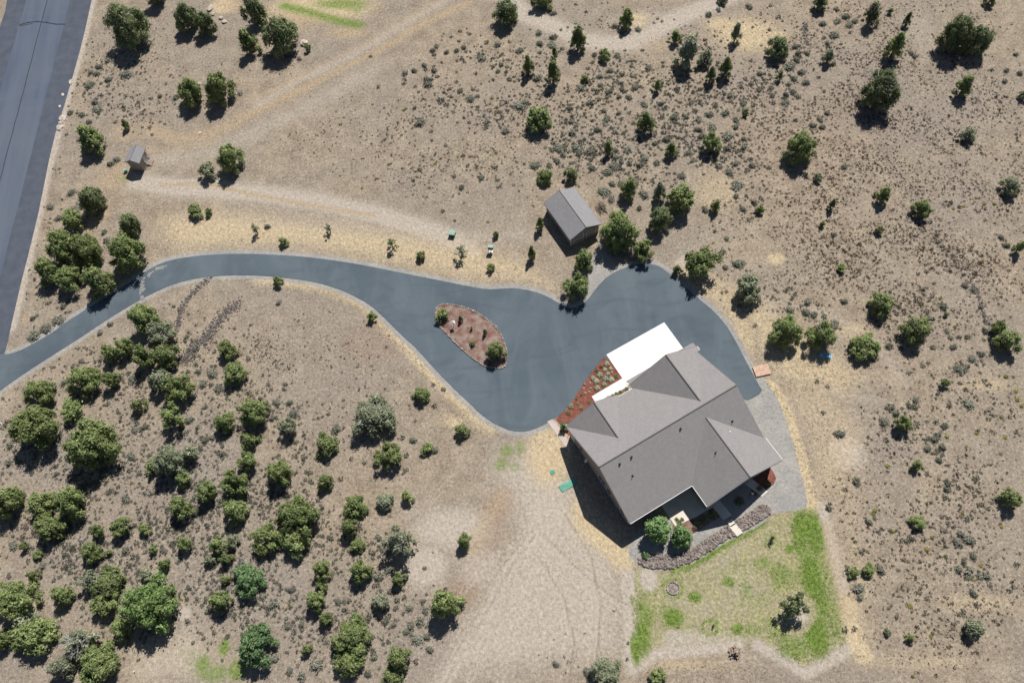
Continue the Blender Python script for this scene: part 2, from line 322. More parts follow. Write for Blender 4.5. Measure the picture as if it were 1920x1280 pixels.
stroke('light', [(1010,880),(1000,940),(1020,1000),(985,1050),(940,1110)], 2.4, .6, 2)
stroke('light', [(1062,990),(1100,1030),(1150,1080),(1172,1120)], .9, .6, .8)
stroke('light', [(1060,1170),(1120,1168),(1175,1168)], .8, .7, .8)
stroke('light', [(1174,1050),(1180,1130),(1183,1200),(1186,1250)], 2.2, .9, 1.2); stroke('rock', [(1170,1060),(1177,1130),(1181,1180)], .8, .7, .6)
for L in ([(1190,1250),(1230,1226),(1310,1217),(1385,1210)], [(1420,1208),(1450,1224),(1510,1262),(1560,1235),(1600,1212)], [(1540,950),(1556,1000),(1566,1050),(1580,1100),(1592,1150),(1600,1205)]):
    stroke('light', L, 1.6, .9, 1.)
blob('rock', 985, 1250, 20, 25, .5); blob('dry', 1290, 1245, 100, 16, .5)
area('light', [(1242,1190),(1255,1170),(1275,1180),(1380,1190),(1420,1195),(1385,1203),(1310,1210),(1235,1218)], .8, 2.)
area('dry', [(240,1210),(300,1190),(340,1140),(400,1190),(460,1240),(500,1290),(240,1290)], .35, 6.); area('light', [(240,1215),(310,1190),(350,1140),(400,1200),(440,1290),(240,1290)], .6, 6.); blob('light', 345, 1150, 16, 16, .9); blob('light', 300, 1240, 50, 40, .6)
blob('orange', 340, 1125, 14, 20, .6); stroke('orange', [(60,690),(100,668),(112,655)], 1.6, .95, 1.); blob('orange', 50, 598, 14, 16, .7); blob('dry', 120, 610, 15, 12, .6)
stroke('dry', [(485,522),(585,532),(640,548),(690,575),(740,625),(800,690),(850,740),(890,780),(920,800)], 2.6, .75, 2.)
stroke('orange', [(600,540),(660,562),(700,590),(730,622)], 1.4, .7, 1.4); blob('brown', 700, 640, 90, 70, .45); blob('orange', 690, 690, 50, 40, .3); blob('dry', 850, 790, 24, 14, .7); blob('orange', 900, 800, 40, 30, .4)
blob('orange', 640, 1000, 24, 60, .3); blob('orange', 540, 1130, 25, 15, .5); blob('brown', 480, 1150, 60, 60, .3)
# rocky streaks
stroke('rock', [(395,520),(365,545),(345,570),(335,600),(332,620)], 1.3, .5, 1.); stroke('rock', [(445,570),(420,590),(400,615),(385,635),(360,655),(345,680)], 2.4, .5, 2.)
stroke('rock', [(480,640),(500,660),(540,700),(520,760)], 4, .35, 4.); stroke('rock', [(1820,525),(1835,555),(1845,590),(1855,610)], 1.6, .45, 1.2); stroke('rock', [(1510,45),(1508,65),(1515,85)], 1.6, .6, 1.2)
stroke('rock', [(1650,255),(1665,290),(1680,320),(1740,420)], 5, .4, 4.); stroke('rock', [(1690,560),(1720,470),(1800,430)], 7, .25, 6.); stroke('rock', [(1730,980),(1770,1060),(1740,1110)], 8, .3, 6)
for c in ((100,860,180,90,.5),(420,1100,300,140,.5),(700,1230,150,60,.35),(380,850,150,120,.45),(560,760,120,90,.4),(230,160,90,60,.4),(660,330,160,60,.3),(700,250,140,60,.35),(1800,200,200,120,.4),(1750,830,180,80,.35),(1650,160,120,90,.25)):
    blob('grey', *c)
blob('brown', 1500, 250, 260, 160, .35); blob('brown', 1700, 330, 200, 120, .3)
# green
area('lawn', LAWN, 1., 1.); area('green', [(1185,1068),(1228,1076),(1245,1108),(1215,1128),(1236,1150),(1222,1185),(1192,1242)], .8, 2.); area('green', [(1500,955),(1533,950),(1547,997),(1557,1047),(1570,1100),(1582,1150),(1590,1200),(1550,1215),(1510,1240),(1480,1228),(1425,1185),(1440,1160),(1500,1185),(1508,1110),(1480,1090),(1450,1085),(1455,1060),(1500,1060),(1490,1000)], .62, 2.); area('green', LAWN, .3, 1.)
for c in ((1192,1215,9,30,1.),(1205,1190,14,40,.85),(1186,1100,7,50,.6),(1216,1112,16,14,.55),(1262,1158,17,18,1.05),(1245,1140,18,12,.5),(1303,1119,12,10,.9),(1366,1090,12,9,.8),(1400,1105,13,24,.5),(1383,1178,10,10,.9),
 (1337,1163,14,8,.5),(1505,985,18,28,.95),(1526,1000,15,42,1.),(1482,1028,9,9,.9),(1522,1080,18,48,1.1),(1540,1120,12,60,.8),(1535,1190,18,40,.9),(1523,1190,12,36,1.),(1500,1010,14,40,.8),(1462,1075,22,22,.65),(1470,1100,30,18,.5),
 (1450,1170,24,20,.5),(1490,1215,34,24,.65),(1430,1055,20,14,.55),(1405,1180,24,14,.5),(1445,1012,20,20,.45),(1420,1120,40,24,.35),(1300,1170,16,10,.3),(1200,1075,14,9,.7),(1235,1085,12,10,.5),(1385,1060,20,12,.4),
 (640,8,50,10,.7),(536,12,8,5,.8),(670,12,14,10,.6),(380,1245,14,20,.7),(420,1212,9,18,.8),(400,1262,35,20,.6),(445,1255,18,22,.7),(360,1235,12,25,.4),
 (950,845,14,14,.6),(975,840,12,18,.5),(940,870,14,14,.6),(965,875,12,10,.5),(1055,815,3,20,.4),(1075,865,6,14,.4),(180,415,12,10,.2),(235,335,10,8,.5)):
    blob('green', c[0], c[1], c[2]*1.3, c[3]*1.2, min(1.15, c[4]*1.15))
stroke('green', [(532,12),(575,22),(612,33),(655,44),(674,47)], 2.6, .95, 2.6); stroke('green', [(600,3),(650,14),(672,20)], 2.4, .7, 2.4)
stroke('green', [(1262,1068),(1297,1058),(1330,1040),(1362,1018),(1395,1001),(1430,982)], 1.2, .9, .8)
for c in ((1216,1085,13,18,1.),(1262,1100,0,0,0)):
    if c[2]:
        blob('light', c[0], c[1], c[2]*1.5, c[3]*1.4, 1.); X = masks['light'] > .6
        P = np.array(G(c[0], c[1])); near = np.hypot(gx-P[0], gy-P[1]) < 3.2; masks['green'][near] *= (1-np.clip(masks['light'][near]*1.2, 0, 1))
blob('light', 1495, 1150, 26, 22, .8); P = G(1487, 1145); n_ = np.hypot(gx-P[0], gy-P[1]) < 3.; masks['green'][n_] *= .15
def ring(k, cx, cy, r, wd, s):
    X, Y = G(cx, cy); d = abs(np.hypot(gx-X, gy-Y)-r); masks[k] = np.maximum(masks[k], s*np.clip((wd/2-d)/.4+.5, 0, 1))
ring('green', 1262, 1102, 1.35, .6, .7); ring('green', 1331, 1176, 1.0, .4, .9); ring('light', 1590, 850, 2.6, .5, .7)
gme = bpy.data.meshes.new('ground'); ny, nx = GX.shape
co = np.stack([gx, gy, np.zeros_like(gx)], 1)
idx = np.arange(nx*ny).reshape(ny, nx); q = np.stack([idx[:-1, :-1], idx[:-1, 1:], idx[1:, 1:], idx[1:, :-1]], -1).reshape(-1, 4)
def npmesh(me, co, q, leaf=True):
    me.vertices.add(len(co)); me.vertices.foreach_set('co', co.astype(np.float32).ravel())
    me.loops.add(q.size); me.loops.foreach_set('vertex_index', q.astype(np.int32).ravel())
    me.polygons.add(len(q)); me.polygons.foreach_set('loop_start', np.arange(0, q.size, q.shape[1], dtype=np.int32))
    try: me.polygons.foreach_set('loop_total', np.full(len(q), q.shape[1], dtype=np.int32))
    except Exception: pass
    me.update(calc_edges=True)
    if leaf and len(co) < 300000 and len(co) == q.size:
        g_ = np.sin(co[::4, 0]*2.1+co[::4, 2]*1.7)*np.sin(co[::4, 1]*2.3-co[::4, 2]); v = np.clip(rng.uniform(0, 1, len(co)//4)*.75+.25*(g_*.5+.5), 0, 1)
        a = me.attributes.new('leafv', 'FLOAT', 'POINT'); a.data.foreach_set('value', np.repeat(v, 4).astype(np.float32))
    return me
npmesh(gme, co, q)
for k, v in masks.items():
    a = gme.attributes.new('m_'+k, 'FLOAT', 'POINT'); a.data.foreach_set('value', v.astype(np.float32))
def ground_nodes(N, b):
    p = N.pos()
    n1 = N.noise(.045, 4, p); n2 = N.noise(.35, 5, p, .65); n3 = N.noise(2.2, 4, p, .7); n4 = N.noise(9., 3, p, .7); wob = N.noise(1.6, 7, p, .8)
    st = N.noise(1.9, 5, N.map(p, (1, .7, 1), (0, 0, .9)), .7)
    c = N.mix(N.rng(n2, .35, .65), (.275, .222, .168), (.42, .35, .265))
    c = N.mix(N.rng(n1, .4, .62, 0, .55), c, (.295, .26, .23))
    c = N.mix(N.rng(n3, .5, .72, 0, .55), c, (.48, .41, .325))
    def m(name, lo=.3, hi=.7, amt=1.3):
        a = N.attr('m_'+name); v = N.math('ADD', a, N.math('MULTIPLY', N.math('SUBTRACT', wob, .5), amt))
        v = N.rng(v, lo, hi); return N.math('MULTIPLY', v, N.math('MINIMUM', N.math('MULTIPLY', a, 1.6), 1.))
    c = N.mix(m('grey', .2, .8), c, N.mix(N.rng(n3, .35, .65), (.24, .215, .2), (.36, .33, .3)))
    c = N.mix(m('brown', .2, .8), c, N.mix(n3, (.27, .19, .14), (.38, .28, .21)))
    c = N.mix(m('rock', .35, .65), c, N.mix(N.rng(N.vor(2.6, p), .1, .6), (.3, .27, .26), (.12, .11, .11)))
    c = N.mix(N.math('MULTIPLY', N.attr('m_lawn'), N.rng(N.noise(.5, 5, p, .7), .35, .65, .3, .95)), c, N.mix(N.rng(n3, .4, .65), (.33, .34, .13), (.50, .44, .28)))
    c = N.mix(m('light', .12, .75, 1.7), c, N.mix(N.rng(st, .35, .65), (.56, .495, .42), (.41, .36, .305)))
    c = N.mix(m('dry', .12, .75, 1.7), c, N.mix(N.rng(st, .35, .65), (.68, .56, .36), (.46, .365, .245)))
    c = N.mix(m('orange', .25, .95, 2.), c, N.mix(n3, (.40, .29, .18), (.52, .42, .29)))
    gr = N.mix(N.rng(n3, .35, .65), (.115, .205, .035), (.2, .28, .06))
    gr = N.mix(N.rng(n4, .5, .8, 0, .5), gr, (.42, .4, .2))
    c = N.mix(m('green', .2, .95, 1.7), c, gr)
    c = N.mix(m('track', .15, .8, 1.3), c, (.58, .52, .44)); c = N.mix(m('rut', .2, .8, 1.), c, (.27, .22, .175))
    gv = N.mix(N.rng(n2, .4, .65), (.34, .33, .315), (.42, .40, .365))
    c = N.mix(N.rng(N.math('ADD', N.attr('m_gravel'), N.math('MULTIPLY', N.math('SUBTRACT', wob, .5), 1.6)), .4, .6), c, gv)
    # dark litter and pebbles, and fine grain
    sp = N.math('MAXIMUM', N.rng(N.vor(1.7, p), .1, .3, 1., 0.), N.rng(N.vor(3.4, p), .15, .4, .85, 0.)); sp = N.math('MULTIPLY', sp, N.rng(N.noise(.5, 3, p), .32, .52))
    sp = N.math('MULTIPLY', sp, N.math('SUBTRACT', 1., N.math('MAXIMUM', N.attr('m_gravel'), N.math('MAXIMUM', N.attr('m_light'), N.attr('m_green')))))
    c = N.mix(N.math('MAXIMUM', N.math('MULTIPLY', sp, .85), 0.), c, (.16, .12, .09))
    c = N.mix(1., c, N.grey(n4, .55, 1.42), 'MULTIPLY'); c = N.mix(1., c, N.grey(n3, .72, 1.24), 'MULTIPLY')
    N.l.new(c, b.inputs['Base Color'])
    N.bump(b, N.math('ADD', n4, N.math('MULTIPLY', n3, 1.5)), .6, .12)
M['ground'] = mat('dry_ground', (.36, .29, .23), .97, ground_nodes, .1)
tag(link('ground', gme, M['ground']), kind='structure')
# ------------------------------------------------------------------ roads
def asphalt(c1, c2, c3, ang, sx=.06):
    def f(N, b):
        p = N.pos(); v = N.map(p, (1, sx, 1), (0, 0, -ang))
        c = N.mix(N.rng(N.noise(.55, 4, v), .35, .65), c1, c2)
        c = N.mix(N.rng(N.noise(.07, 4, p, .6, .8), .42, .66, 0, .7), c, c3)
        c = N.mix(1., c, N.grey(N.noise(14., 2, p), .88, 1.12), 'MULTIPLY'); N.l.new(c, b.inputs['Base Color'])
        N.bump(b, N.noise(20., 2, p), .25, .03)
    return f
rp, rq = G(132, 0), G(51, 320); ra = math.atan2(rp[0]-rq[0], rp[1]-rq[1])
M['road'] = mat('worn_road_asphalt', (.12, .14, .17), .85, asphalt((.088, .112, .158), (.115, .142, .19), (.13, .15, .19), ra))
M['shoulder'] = mat('chip_sealed_shoulder', (.11, .11, .13), .95, noisy((.08, .092, .122), (.102, .116, .148), .5, fine=7., fa=.7, fb=1.3))
def swirl(N, b):
    p = N.pos()
    c = N.mix(N.rng(N.noise(.05, 3, p, .5, 1.5), .35, .65), (.086, .113, .138), (.108, .138, .163))
    c = N.mix(N.rng(N.noise(.16, 5, N.map(p, (1, .4, 1), (0, 0, -.9)), .6, 1.2), .42, .66, 0, .9), c, (.128, .16, .185))
    c = N.mix(N.rng(N.noise(.3, 5, N.map(p, (.35, 1, 1), (0, 0, .35)), .6, 2.), .5, .75, 0, .6), c, (.072, .094, .115))
    c = N.mix(1., c, N.grey(N.noise(11., 2, p), .9, 1.1), 'MULTIPLY'); N.l.new(c, b.inputs['Base Color'])
    N.bump(b, N.noise(18., 2, p), .2, .03)
M['drive'] = mat('driveway_asphalt', (.1, .125, .15), .85, swirl)
sheet('road_shoulder', Gl(ROADW), .012, M['shoulder'])
def ext(a, b, t): return (a[0]+(b[0]-a[0])*t, a[1]+(b[1]-a[1])*t)
Lp, Lq = G(50, 0), G(0, 172); Rp, Rq = G(132, 0), G(51, 320); Cp, Cq = G(89, 0), G(5, 320)
sheet('road', [ext(Lp, Lq, -.3), ext(Rp, Rq, -.2), ext(Rp, Rq, 3.), ext(Lp, Lq, 4.5)], .03, M['road'])
M['seal'] = mat('road_crack_seal', (.04, .045, .055), .7)
crk = MB()
def ribbon(mb, L, wd, z, jit=0.):
    for a, b in zip(L[:-1], L[1:]):
        d = Vector((b[0]-a[0], b[1]-a[1])); n = Vector((-d.y, d.x)).normalized()*wd/2; e = d.normalized()*wd*.3
        mb.add([(a[0]-n.x-e.x, a[1]-n.y-e.y, z), (b[0]-n.x+e.x, b[1]-n.y+e.y, z), (b[0]+n.x+e.x, b[1]+n.y+e.y, z), (a[0]+n.x-e.x, a[1]+n.y-e.y, z)], [(0, 1, 2, 3)])
sm = []
for i in range(60):
    a = ext(Cp, Cq, -.2+i*.045); sm.append((a[0]+random.uniform(-.06, .06), a[1]))
ribbon(crk, sm, .16, .036); ribbon(crk, Gl([(37,47),(52,43),(70,41),(88,43),(105,46),(121,46)]), .3, .038); ribbon(crk, Gl([(37,49),(60,45)]), .2, .040)
tag(crk.build('road_crack_seal', M['seal']), kind='structure')
sheet('driveway', smooth(Gl(DRIVE), 1), .05, M['drive'], th=.05)
M['edge'] = mat('driveway_edge_shadow_line', (.07, .08, .095), .9, noisy((.05, .06, .07), (.1, .11, .12), 2.))
sb = G(0, 620); 
for i, L in enumerate(([(268,565),(262,555),(266,542),(262,532),(275,518),(292,506),(312,498)],)):
    stn = MB()
    for a in range(26):
        t = a/25*5.999; k = int(t); u_ = t-k; x = L[k][0]*(1-u_)+L[k+1][0]*u_+random.uniform(-2, 4); y = L[k][1]*(1-u_)+L[k+1][1]*u_+random.uniform(-2, 2)
        X, Y = G(x, y); n = 7; r = random.uniform(.12, .5)
        stn.add([(X+math.cos(j*6.28/n)*r*random.uniform(.5, 1.5), Y+math.sin(j*6.28/n)*r*random.uniform(.5, 1.5), .0545+a*.0002) for j in range(n)], [tuple(range(n))])
    M['stain'] = mat('pale_dust_stain', (.28, .27, .27), .95, noisy((.2, .21, .22), (.33, .31, .3), 3.))
    tag(stn.build('driveway_dust', M['stain']), kind='structure')
# concrete
conc = Gl([(1136.8,665.1),(1245.3,604.6),(1290,666),(1177,722),(1166.8,709.4)])
sheet('concrete_pad', conc, .11, M['conc'], th=.1)
sheet('entry_walk', Gl([(1109.4,743.3),(1166.8,709.4),(1176,722),(1182,732),(1130,775),(1120.4,760.8)]), .105, M['conc'], th=.1)
pl = Gl([(1130.5,751.5),(1176,725),(1181,733),(1134,759)])
sheet('planting_strip', pl, .116, M['tmulch'])
sheet('side_path', Gl([(1026,790),(1036,785.5),(1052,806),(1067,828),(1070,850),(1060,838)]), .06, M['tconc'], th=.06)
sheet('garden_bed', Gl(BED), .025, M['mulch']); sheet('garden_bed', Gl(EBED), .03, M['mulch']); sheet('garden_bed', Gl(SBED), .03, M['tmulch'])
# ------------------------------------------------------------------ house (local frame: x along the main ridge, y towards the front)
HX, HY, HA = 10.158, 31.415, math.radians(23.249)
house = empty('house', 'large taupe house under a grey shingle roof with several gables, beside the parking apron', 'house', (HX, HY, 0), HA)
def HW(u, v): return (HX+u*math.cos(HA)+v*math.sin(HA), HY+u*math.sin(HA)-v*math.cos(HA))
def hv(u, v, z): return (u, -v, z)
rf = MB()
def pl3(*pts): return [hv(*p) for p in pts]
U0, U1 = -.35, 23.45; ZR, ZE = 8.1, 3.78
# main roof
rf.slab(pl3((U0, 0, ZR), (U1, 0, ZR), (U1, -8.65, ZE), (U0, -8.65, ZE)), .16)
rf.slab(pl3((U0, 0, ZR), (U0, 8.25, 3.98), (10.4, 8.25, 3.98), (10.45, 8.1, 4.05), (17.0, 1.6, 7.3), (23.4, 8.0, 4.1), (U1, 8.0, 4.1), (U1, 0, ZR)), .16)
# garage wing
rf.slab(pl3((17.7, -9.45, 7.7), (17.7, -.55, 7.7), (11.6, -8.45, 3.735), (11.6, -9.45, 3.735)), .16)
rf.slab(pl3((17.7, -9.45, 7.7), (24.05, -9.45, 3.6), (24.05, -8.66, 3.6), (23.5, -8.5, 3.93), (17.7, -.55, 7.7)), .16)
# small front gable
rf.slab(pl3((4.6, -8.95, 6.85), (4.6, -2.4, 6.85), (-.36, -8.66, 3.74), (-.36, -8.95, 3.74)), .16)
rf.slab(pl3((4.6, -8.95, 6.85), (8.9, -8.95, 4.15), (8.5, -8.1, 4.41), (4.6, -2.4, 6.85)), .16)
# rear wing
rf.slab(pl3((17.0, 1.55, 7.32), (17.0, 11.95, 7.32), (10.4, 11.95, 4.02), (10.4, 8.15, 4.02)), .16)
rf.slab(pl3((17.0, 1.55, 7.32), (23.46, 8.0, 4.13), (23.6, 8.01, 4.06), (23.6, 11.95, 4.02), (17.0, 11.95, 7.32)), .16)
# small pent roofs in front of the two front gables
rf.slab(pl3((11.5, -10.35, 3.4), (11.6, -9.3, 3.8), (23.9, -9.3, 3.8), (24.0, -10.35, 3.4)), .1)
rf.slab(pl3((3.3, -9.75, 3.35), (3.3, -8.7, 3.8), (8.2, -8.7, 3.8), (8.2, -9.75, 3.35)), .1)
rme = rf.mesh('roof'); slope_uv(rme); roof = link('roof', rme, M['roof'], house)
rc = MB()
def cap(p, q, wd=.28): rc.tube(hv(*p), hv(*q), .11, .11, 6)
cap((U0, 0, ZR+.0), (U1, 0, ZR+.0)); cap((17.7, -9.45, 7.69), (17.7, -.7, 7.69)); cap((4.6, -8.95, 6.84), (4.6, -2.5, 6.84)); cap((17.0, 1.6, 7.3), (17.0, 11.95, 7.3))
rc.build('ridge_cap', M['ridge'], roof)
gu = None
def bar(p, q, th=.12, hh=.16, nm='gutter', mt='gutter'):
    a = Vector(hv(*p)); b = Vector(hv(*q)); d = b-a; L = d.length
    if gu is None: MB().box((a+b)/2, (L, th, hh), math.atan2(d.y, d.x), 0, -math.asin(d.z/L)).build(nm, M[mt], roof)
    else: gu.box((a+b)/2, (L, th, hh), math.atan2(d.y, d.x), 0, -math.asin(d.z/L))
for p, q in (((-.3, 8.33, 3.9), (10.3, 8.33, 3.9)), ((10.32, 8.33, 3.95), (10.32, 11.9, 3.95)), ((8.9, -8.74, 3.75), (11.5, -8.74, 3.75)),
             ((24.13, -9.4, 3.55), (24.13, -8.7, 3.55)), ((23.67, 8.05, 4.0), (23.67, 11.9, 4.0)), ((-.36, -9.0, 3.66), (.0, -9.0, 3.66))):
    bar(p, q, .08, .13)
for p, q in (((-.40, 0, ZR-.12), (-.40, 8.2, 3.9)), ((-.40, 0, ZR-.12), (-.40, -8.6, 3.68)), ((23.5, 0, ZR-.12), (23.5, -8.3, 3.86)), ((10.45, 12.0, 3.92), (17, 12.0, 7.2)), ((17, 12.0, 7.2), (23.55, 12.0, 3.94)),
             ((17.7, -9.5, 7.58), (11.6, -9.5, 3.62)), ((17.7, -9.5, 7.58), (24.0, -9.5, 3.5)), ((4.6, -9.0, 6.73), (.0, -9.0, 3.8)), ((4.6, -9.0, 6.73), (8.9, -9.0, 4.03))):
    bar(p, q, .07, .2, 'fascia', 'gtrim')
wl = MB()
def gable(u0, u1, v0, v1, zr, ze, ur=None, axis='u'):
    if axis == 'u':
        m = (v0+v1)/2 if ur is None else ur; sec = [(v0, 0), (v1, 0), (v1, ze), (m, zr), (v0, ze)]
        a = [hv(u0, v, z) for v, z in sec]; b = [hv(u1, v, z) for v, z in sec]
    else:
        m = (u0+u1)/2 if ur is None else ur; sec = [(u0, 0), (u1, 0), (u1, ze), (m, zr), (u0, ze)]
        a = [hv(u, v0, z) for u, z in sec]; b = [hv(u, v1, z) for u, z in sec]
    wl.add(a+b, [(0, 1, 2, 3, 4), (9, 8, 7, 6, 5)]+[(i, (i+1) % 5, (i+1) % 5+5, i+5) for i in range(5)])
gable(.05, 22.95, -8.2, 7.75, 7.9, 3.85, 0.); gable(12.05, 23.5, -8.95, -3, 7.45, 3.75, 17.7, 'v'); gable(.35, 8.3, -8.5, -4, 6.6, 3.95, 4.6, 'v'); gable(10.95, 23.1, 4, 11.45, 7.05, 3.98, 17.0, 'v')
walls = wl.build('wall', M['wall'], house)
def window(cu, cv, cz, wd, hh, axis, sgn, parent=house, n=1):
    """axis 'w' wall faces -u, 's' faces +v (rear), 'n' faces -v (front), 'e' faces +u"""
    f = MB(); p = MB(); t = .09
    def bx(mb, a, z, la, lz, off, dp):
        if axis in 'we': mb.box(hv(cu+sgn*off, cv+a, cz+z), (dp, la, lz))
        else: mb.box(hv(cu+a, cv+sgn*off, cz+z), (la, dp, lz))
    bx(f, 0, hh/2+t/2, wd+2*t, t, .03, .1); bx(f, 0, -hh/2-t/2, wd+2*t, t, .04, .14)
    for s in (-1, 1): bx(f, s*(wd/2+t/2), 0, t, hh, .03, .1)
    for k in range(1, n): bx(f, -wd/2+wd*k/n, 0, t*.7, hh, .03, .08)
    bx(p, 0, 0, wd, hh, .005, .05)
    fo = f.build('window', M['trim'], parent); p.build('pane', M['glass'], fo)
window(.05, .6, 2.3, 1.7, 1.3, 'w', -1, n=2); window(.05, 2.5, 2.1, 1.1, 1.2, 'w', -1); window(.05, 6.0, 2.2, 1.1, 1.1, 'w', -1); window(.05, -5.2, 1.6, .9, 1.0, 'w', -1)
window(3.5, 7.75, 1.9, 2.4, 1.6, 's', 1, n=3); window(7.8, 7.75, 1.5, 2.4, 2.3, 's', 1, n=2); window(14., 11.45, 1.8, 2.0, 1.5, 's', 1, n=2); window(19.8, 11.45, 1.8, 2.0, 1.5, 's', 1, n=2); window(17., 11.45, 4.9, 1.2, .9, 's', 1)
window(4.4, -8.5, 1.8, 2.2, 1.5, 'n', -1, n=2); window(22.95, 2., 1.9, 1.5, 1.2, 'e', 1, n=2); window(23.1, 9.8, 1.9, 1.4, 1.2, 'e', 1)
for cu_, w_ in ((14.8, 4.6), (20.6, 4.6)):
    g_ = MB(); g_.box(hv(cu_, -8.98, 1.2), (w_, .08, 2.3))
    for k in range(4): g_.box(hv(cu_, -9.03, .35+k*.57), (w_-.1, .03, .48))
    g_.build('garage_door', M['trim'], house)
d_ = MB(); d_.box(hv(10.1, -8.23, 1.1), (1.1, .08, 2.15)); do = d_.build('door', M['wood'], house); h_ = MB(); h_.tube(hv(10.5, -8.28, 1.05), hv(10.5, -8.36, 1.05), .04); h_.build('handle', M['black'], do)
d_ = MB(); d_.box(hv(.02, -7.4, 1.1), (.08, 1.0, 2.15)); do = d_.build('door', M['trim'], house); h_ = MB(); h_.tube(hv(-.02, -7.05, 1.05), hv(-.1, -7.05, 1.05), .04); h_.build('handle', M['black'], do)
# roof vents (each a pipe with a flashing collar)
def vent(px, py, tall):
    # find the roof height below the surveyed point
    best = None
    for z in np.arange(3.8, 8.2, .02):
        X, Y = G(px, py, z); dx, dy = X-HX, Y-HY; u = dx*math.cos(HA)+dy*math.sin(HA); v = dx*math.sin(HA)-dy*math.cos(HA)
        zr = max(8.1-.5*abs(v), 7.32-.5*abs(u-17.0) if v > 1.6 else 0)
        if best is None or abs(zr-z) < best[0]: best = (abs(zr-z), u, v, zr)
    _, u, v, z = best
    m = MB(); m.tube(hv(u, v, z-.1), hv(u, v, z+tall), .045 if tall > .5 else .09, None, 8); m.box(hv(u, v, z+.03), (.28, .28, .04), 0, .46)
    if tall <= .5: m.tube(hv(u, v, z+tall), hv(u, v, z+tall+.06), .14, .12, 8)
    m.build('roof_vent', M['black'], roof)
for a in ((1276,804,.3), (1184,857,.3), (1162,870,.3), (1186,892,.6), (1373,790,.6), (1342,849,.6)): vent(*a)
wv_ = MB(); wv_.tube(hv(19.0, 5., 6.2), hv(19.0, 5., 6.45), .14, None, 8); wv_.build('roof_vent', M['trim'], roof)
for u_, v_ in ((.7, 8.0), (6., 8.0), (11.2, 11.7)): pst = MB(); pst.box(hv(u_, v_, 1.9), (.16, .16, 3.8)); pst.build('porch_post', M['trim'], house)
# patio, garden slabs
M['patio'] = M['pconc']
def hsheet(name, pts, z, m, th=.0): return sheet(name, [HW(u, v) for u, v in pts], z, m, th=th)
hsheet('patio', [(5.8, 7.5), (10.6, 7.5), (13.6, 11.0), (13.6, 11.9), (9.2, 11.85), (5.82, 11.4)], .09, M['patio'], .08)
hsheet('garden_path', [(12.1, 11.9), (13.6, 11.9), (13.8, 14.3), (12.3, 14.3)], .06, M['patio'], .05)
hsheet('garden_path', [(18.2, 11.5), (19.6, 11.5), (20.4, 14.2), (19.2, 14.4)], .062, M['patio'], .05)
for k, (a, b) in enumerate((((1366, 978), (1375, 985)), ((1374, 989), (1384, 996)))): pass
sc_ = [(1371,980.5,9,7),(1376,988.5,10.5,8.5),(1383.5,997.5,11,9)]
labs = ['square tan stepping slab at the gravel end of the stone bank steps', 'middle square tan stepping slab crossing the stone bank', 'square tan stepping slab at the lawn end of the stone bank steps']
for k, (x, y, a, b) in enumerate(sc_):
    X, Y = G(x, y); m = MB(); m.box((0, 0, .12), (1.05 if k else .9, .85, .22), 0)
    o = m.build('stepping_slab', M['pconc']); o.location = (X, Y, 0); o.rotation_euler = (0, 0, HA); tag(o, labs[k], 'stepping slab', 'stepping slabs across the stone bank')
# ------------------------------------------------------------------ barn and small shed
def gbuilding(name, label, cat, loc, rz, W, L, ze, zr, over, wmat, rmat):
    e = empty(name, label, cat, (*loc, 0), rz); h = W/2; s = (zr-ze)/h
    r = MB(); Y0, Y1 = -L/2, L/2
    r.slab([(0, Y0, zr), (0, Y1, zr), (-h, Y1, ze), (-h, Y0, ze)], .12); r.slab([(0, Y0, zr), (h, Y0, ze), (h, Y1, ze), (0, Y1, zr)], .12)
    me = r.mesh('roof'); slope_uv(me); ro = link('roof', me, rmat, e)
    c = MB(); c.tube((0, Y0, zr), (0, Y1, zr), .07); c.build('ridge_cap', M['ridge'], ro)
    f = MB()
    for sg in (-1, 1):
        for yy in (Y0-.03, Y1+.03):
            a = Vector((0, yy, zr-.1)); b = Vector((sg*h, yy, ze-.1)); d = b-a; f.box((a+b)/2, (d.length, .05, .16), 0, 0, -math.atan2(d.z, d.x))
        f.box((sg*(h+.03), 0, ze-.09), (.05, L, .15))
    f.build('fascia', M['gtrim'], ro)
    wx, wy = h-over, L/2-over*.8; zw = ze+s*over-.16
    wm = MB(); sec = [(-wx, 0), (wx, 0), (wx, zw), (0, zr-.18), (-wx, zw)]
    wm.add([(x, -wy, z) for x, z in sec]+[(x, wy, z) for x, z in sec], [(0, 1, 2, 3, 4), (9, 8, 7, 6, 5)]+[(i, (i+1) % 5, (i+1) % 5+5, i+5) for i in range(5)])
    wm.build('wall', wmat, e); return e, wx, wy, zw
bx_, by_ = (17.93+8.74)/2, (75.04+80.89)/2; brz = math.atan2(2.34, 5.76)
barn, wx, wy, zw = gbuilding('barn', 'grey roofed barn with brown siding and double doors above the parking turnaround', 'barn', (bx_, by_), brz, 6.25, 8.9, 2.62, 4.1, .42, M['barnwall'], M['broof'])
for cx_ in (-1.25, 1.25):
    d = MB(); d.box((cx_, -wy-.04, 1.15), (1.9, .06, 2.2)); do = d.build('door', M['barnwall'], barn)
    t = MB()
    for z_ in (.1, 1.15, 2.25): t.box((cx_, -wy-.09, z_), (1.9, .04, .14))
    for x_ in (-.95, .95): t.box((cx_+x_, -wy-.09, 1.15), (.14, .045, 2.3))
    t.build('door_trim', M['trim'], do)
for x_ in (-wx, wx):
    for y_ in (-wy, wy): t = MB(); t.box((x_, y_, zw/2), (.18, .18, zw)); t.build('corner_trim', M['trim'], barn)
sx_, sy_ = -65.2, 104.0; srz = math.radians(-15)
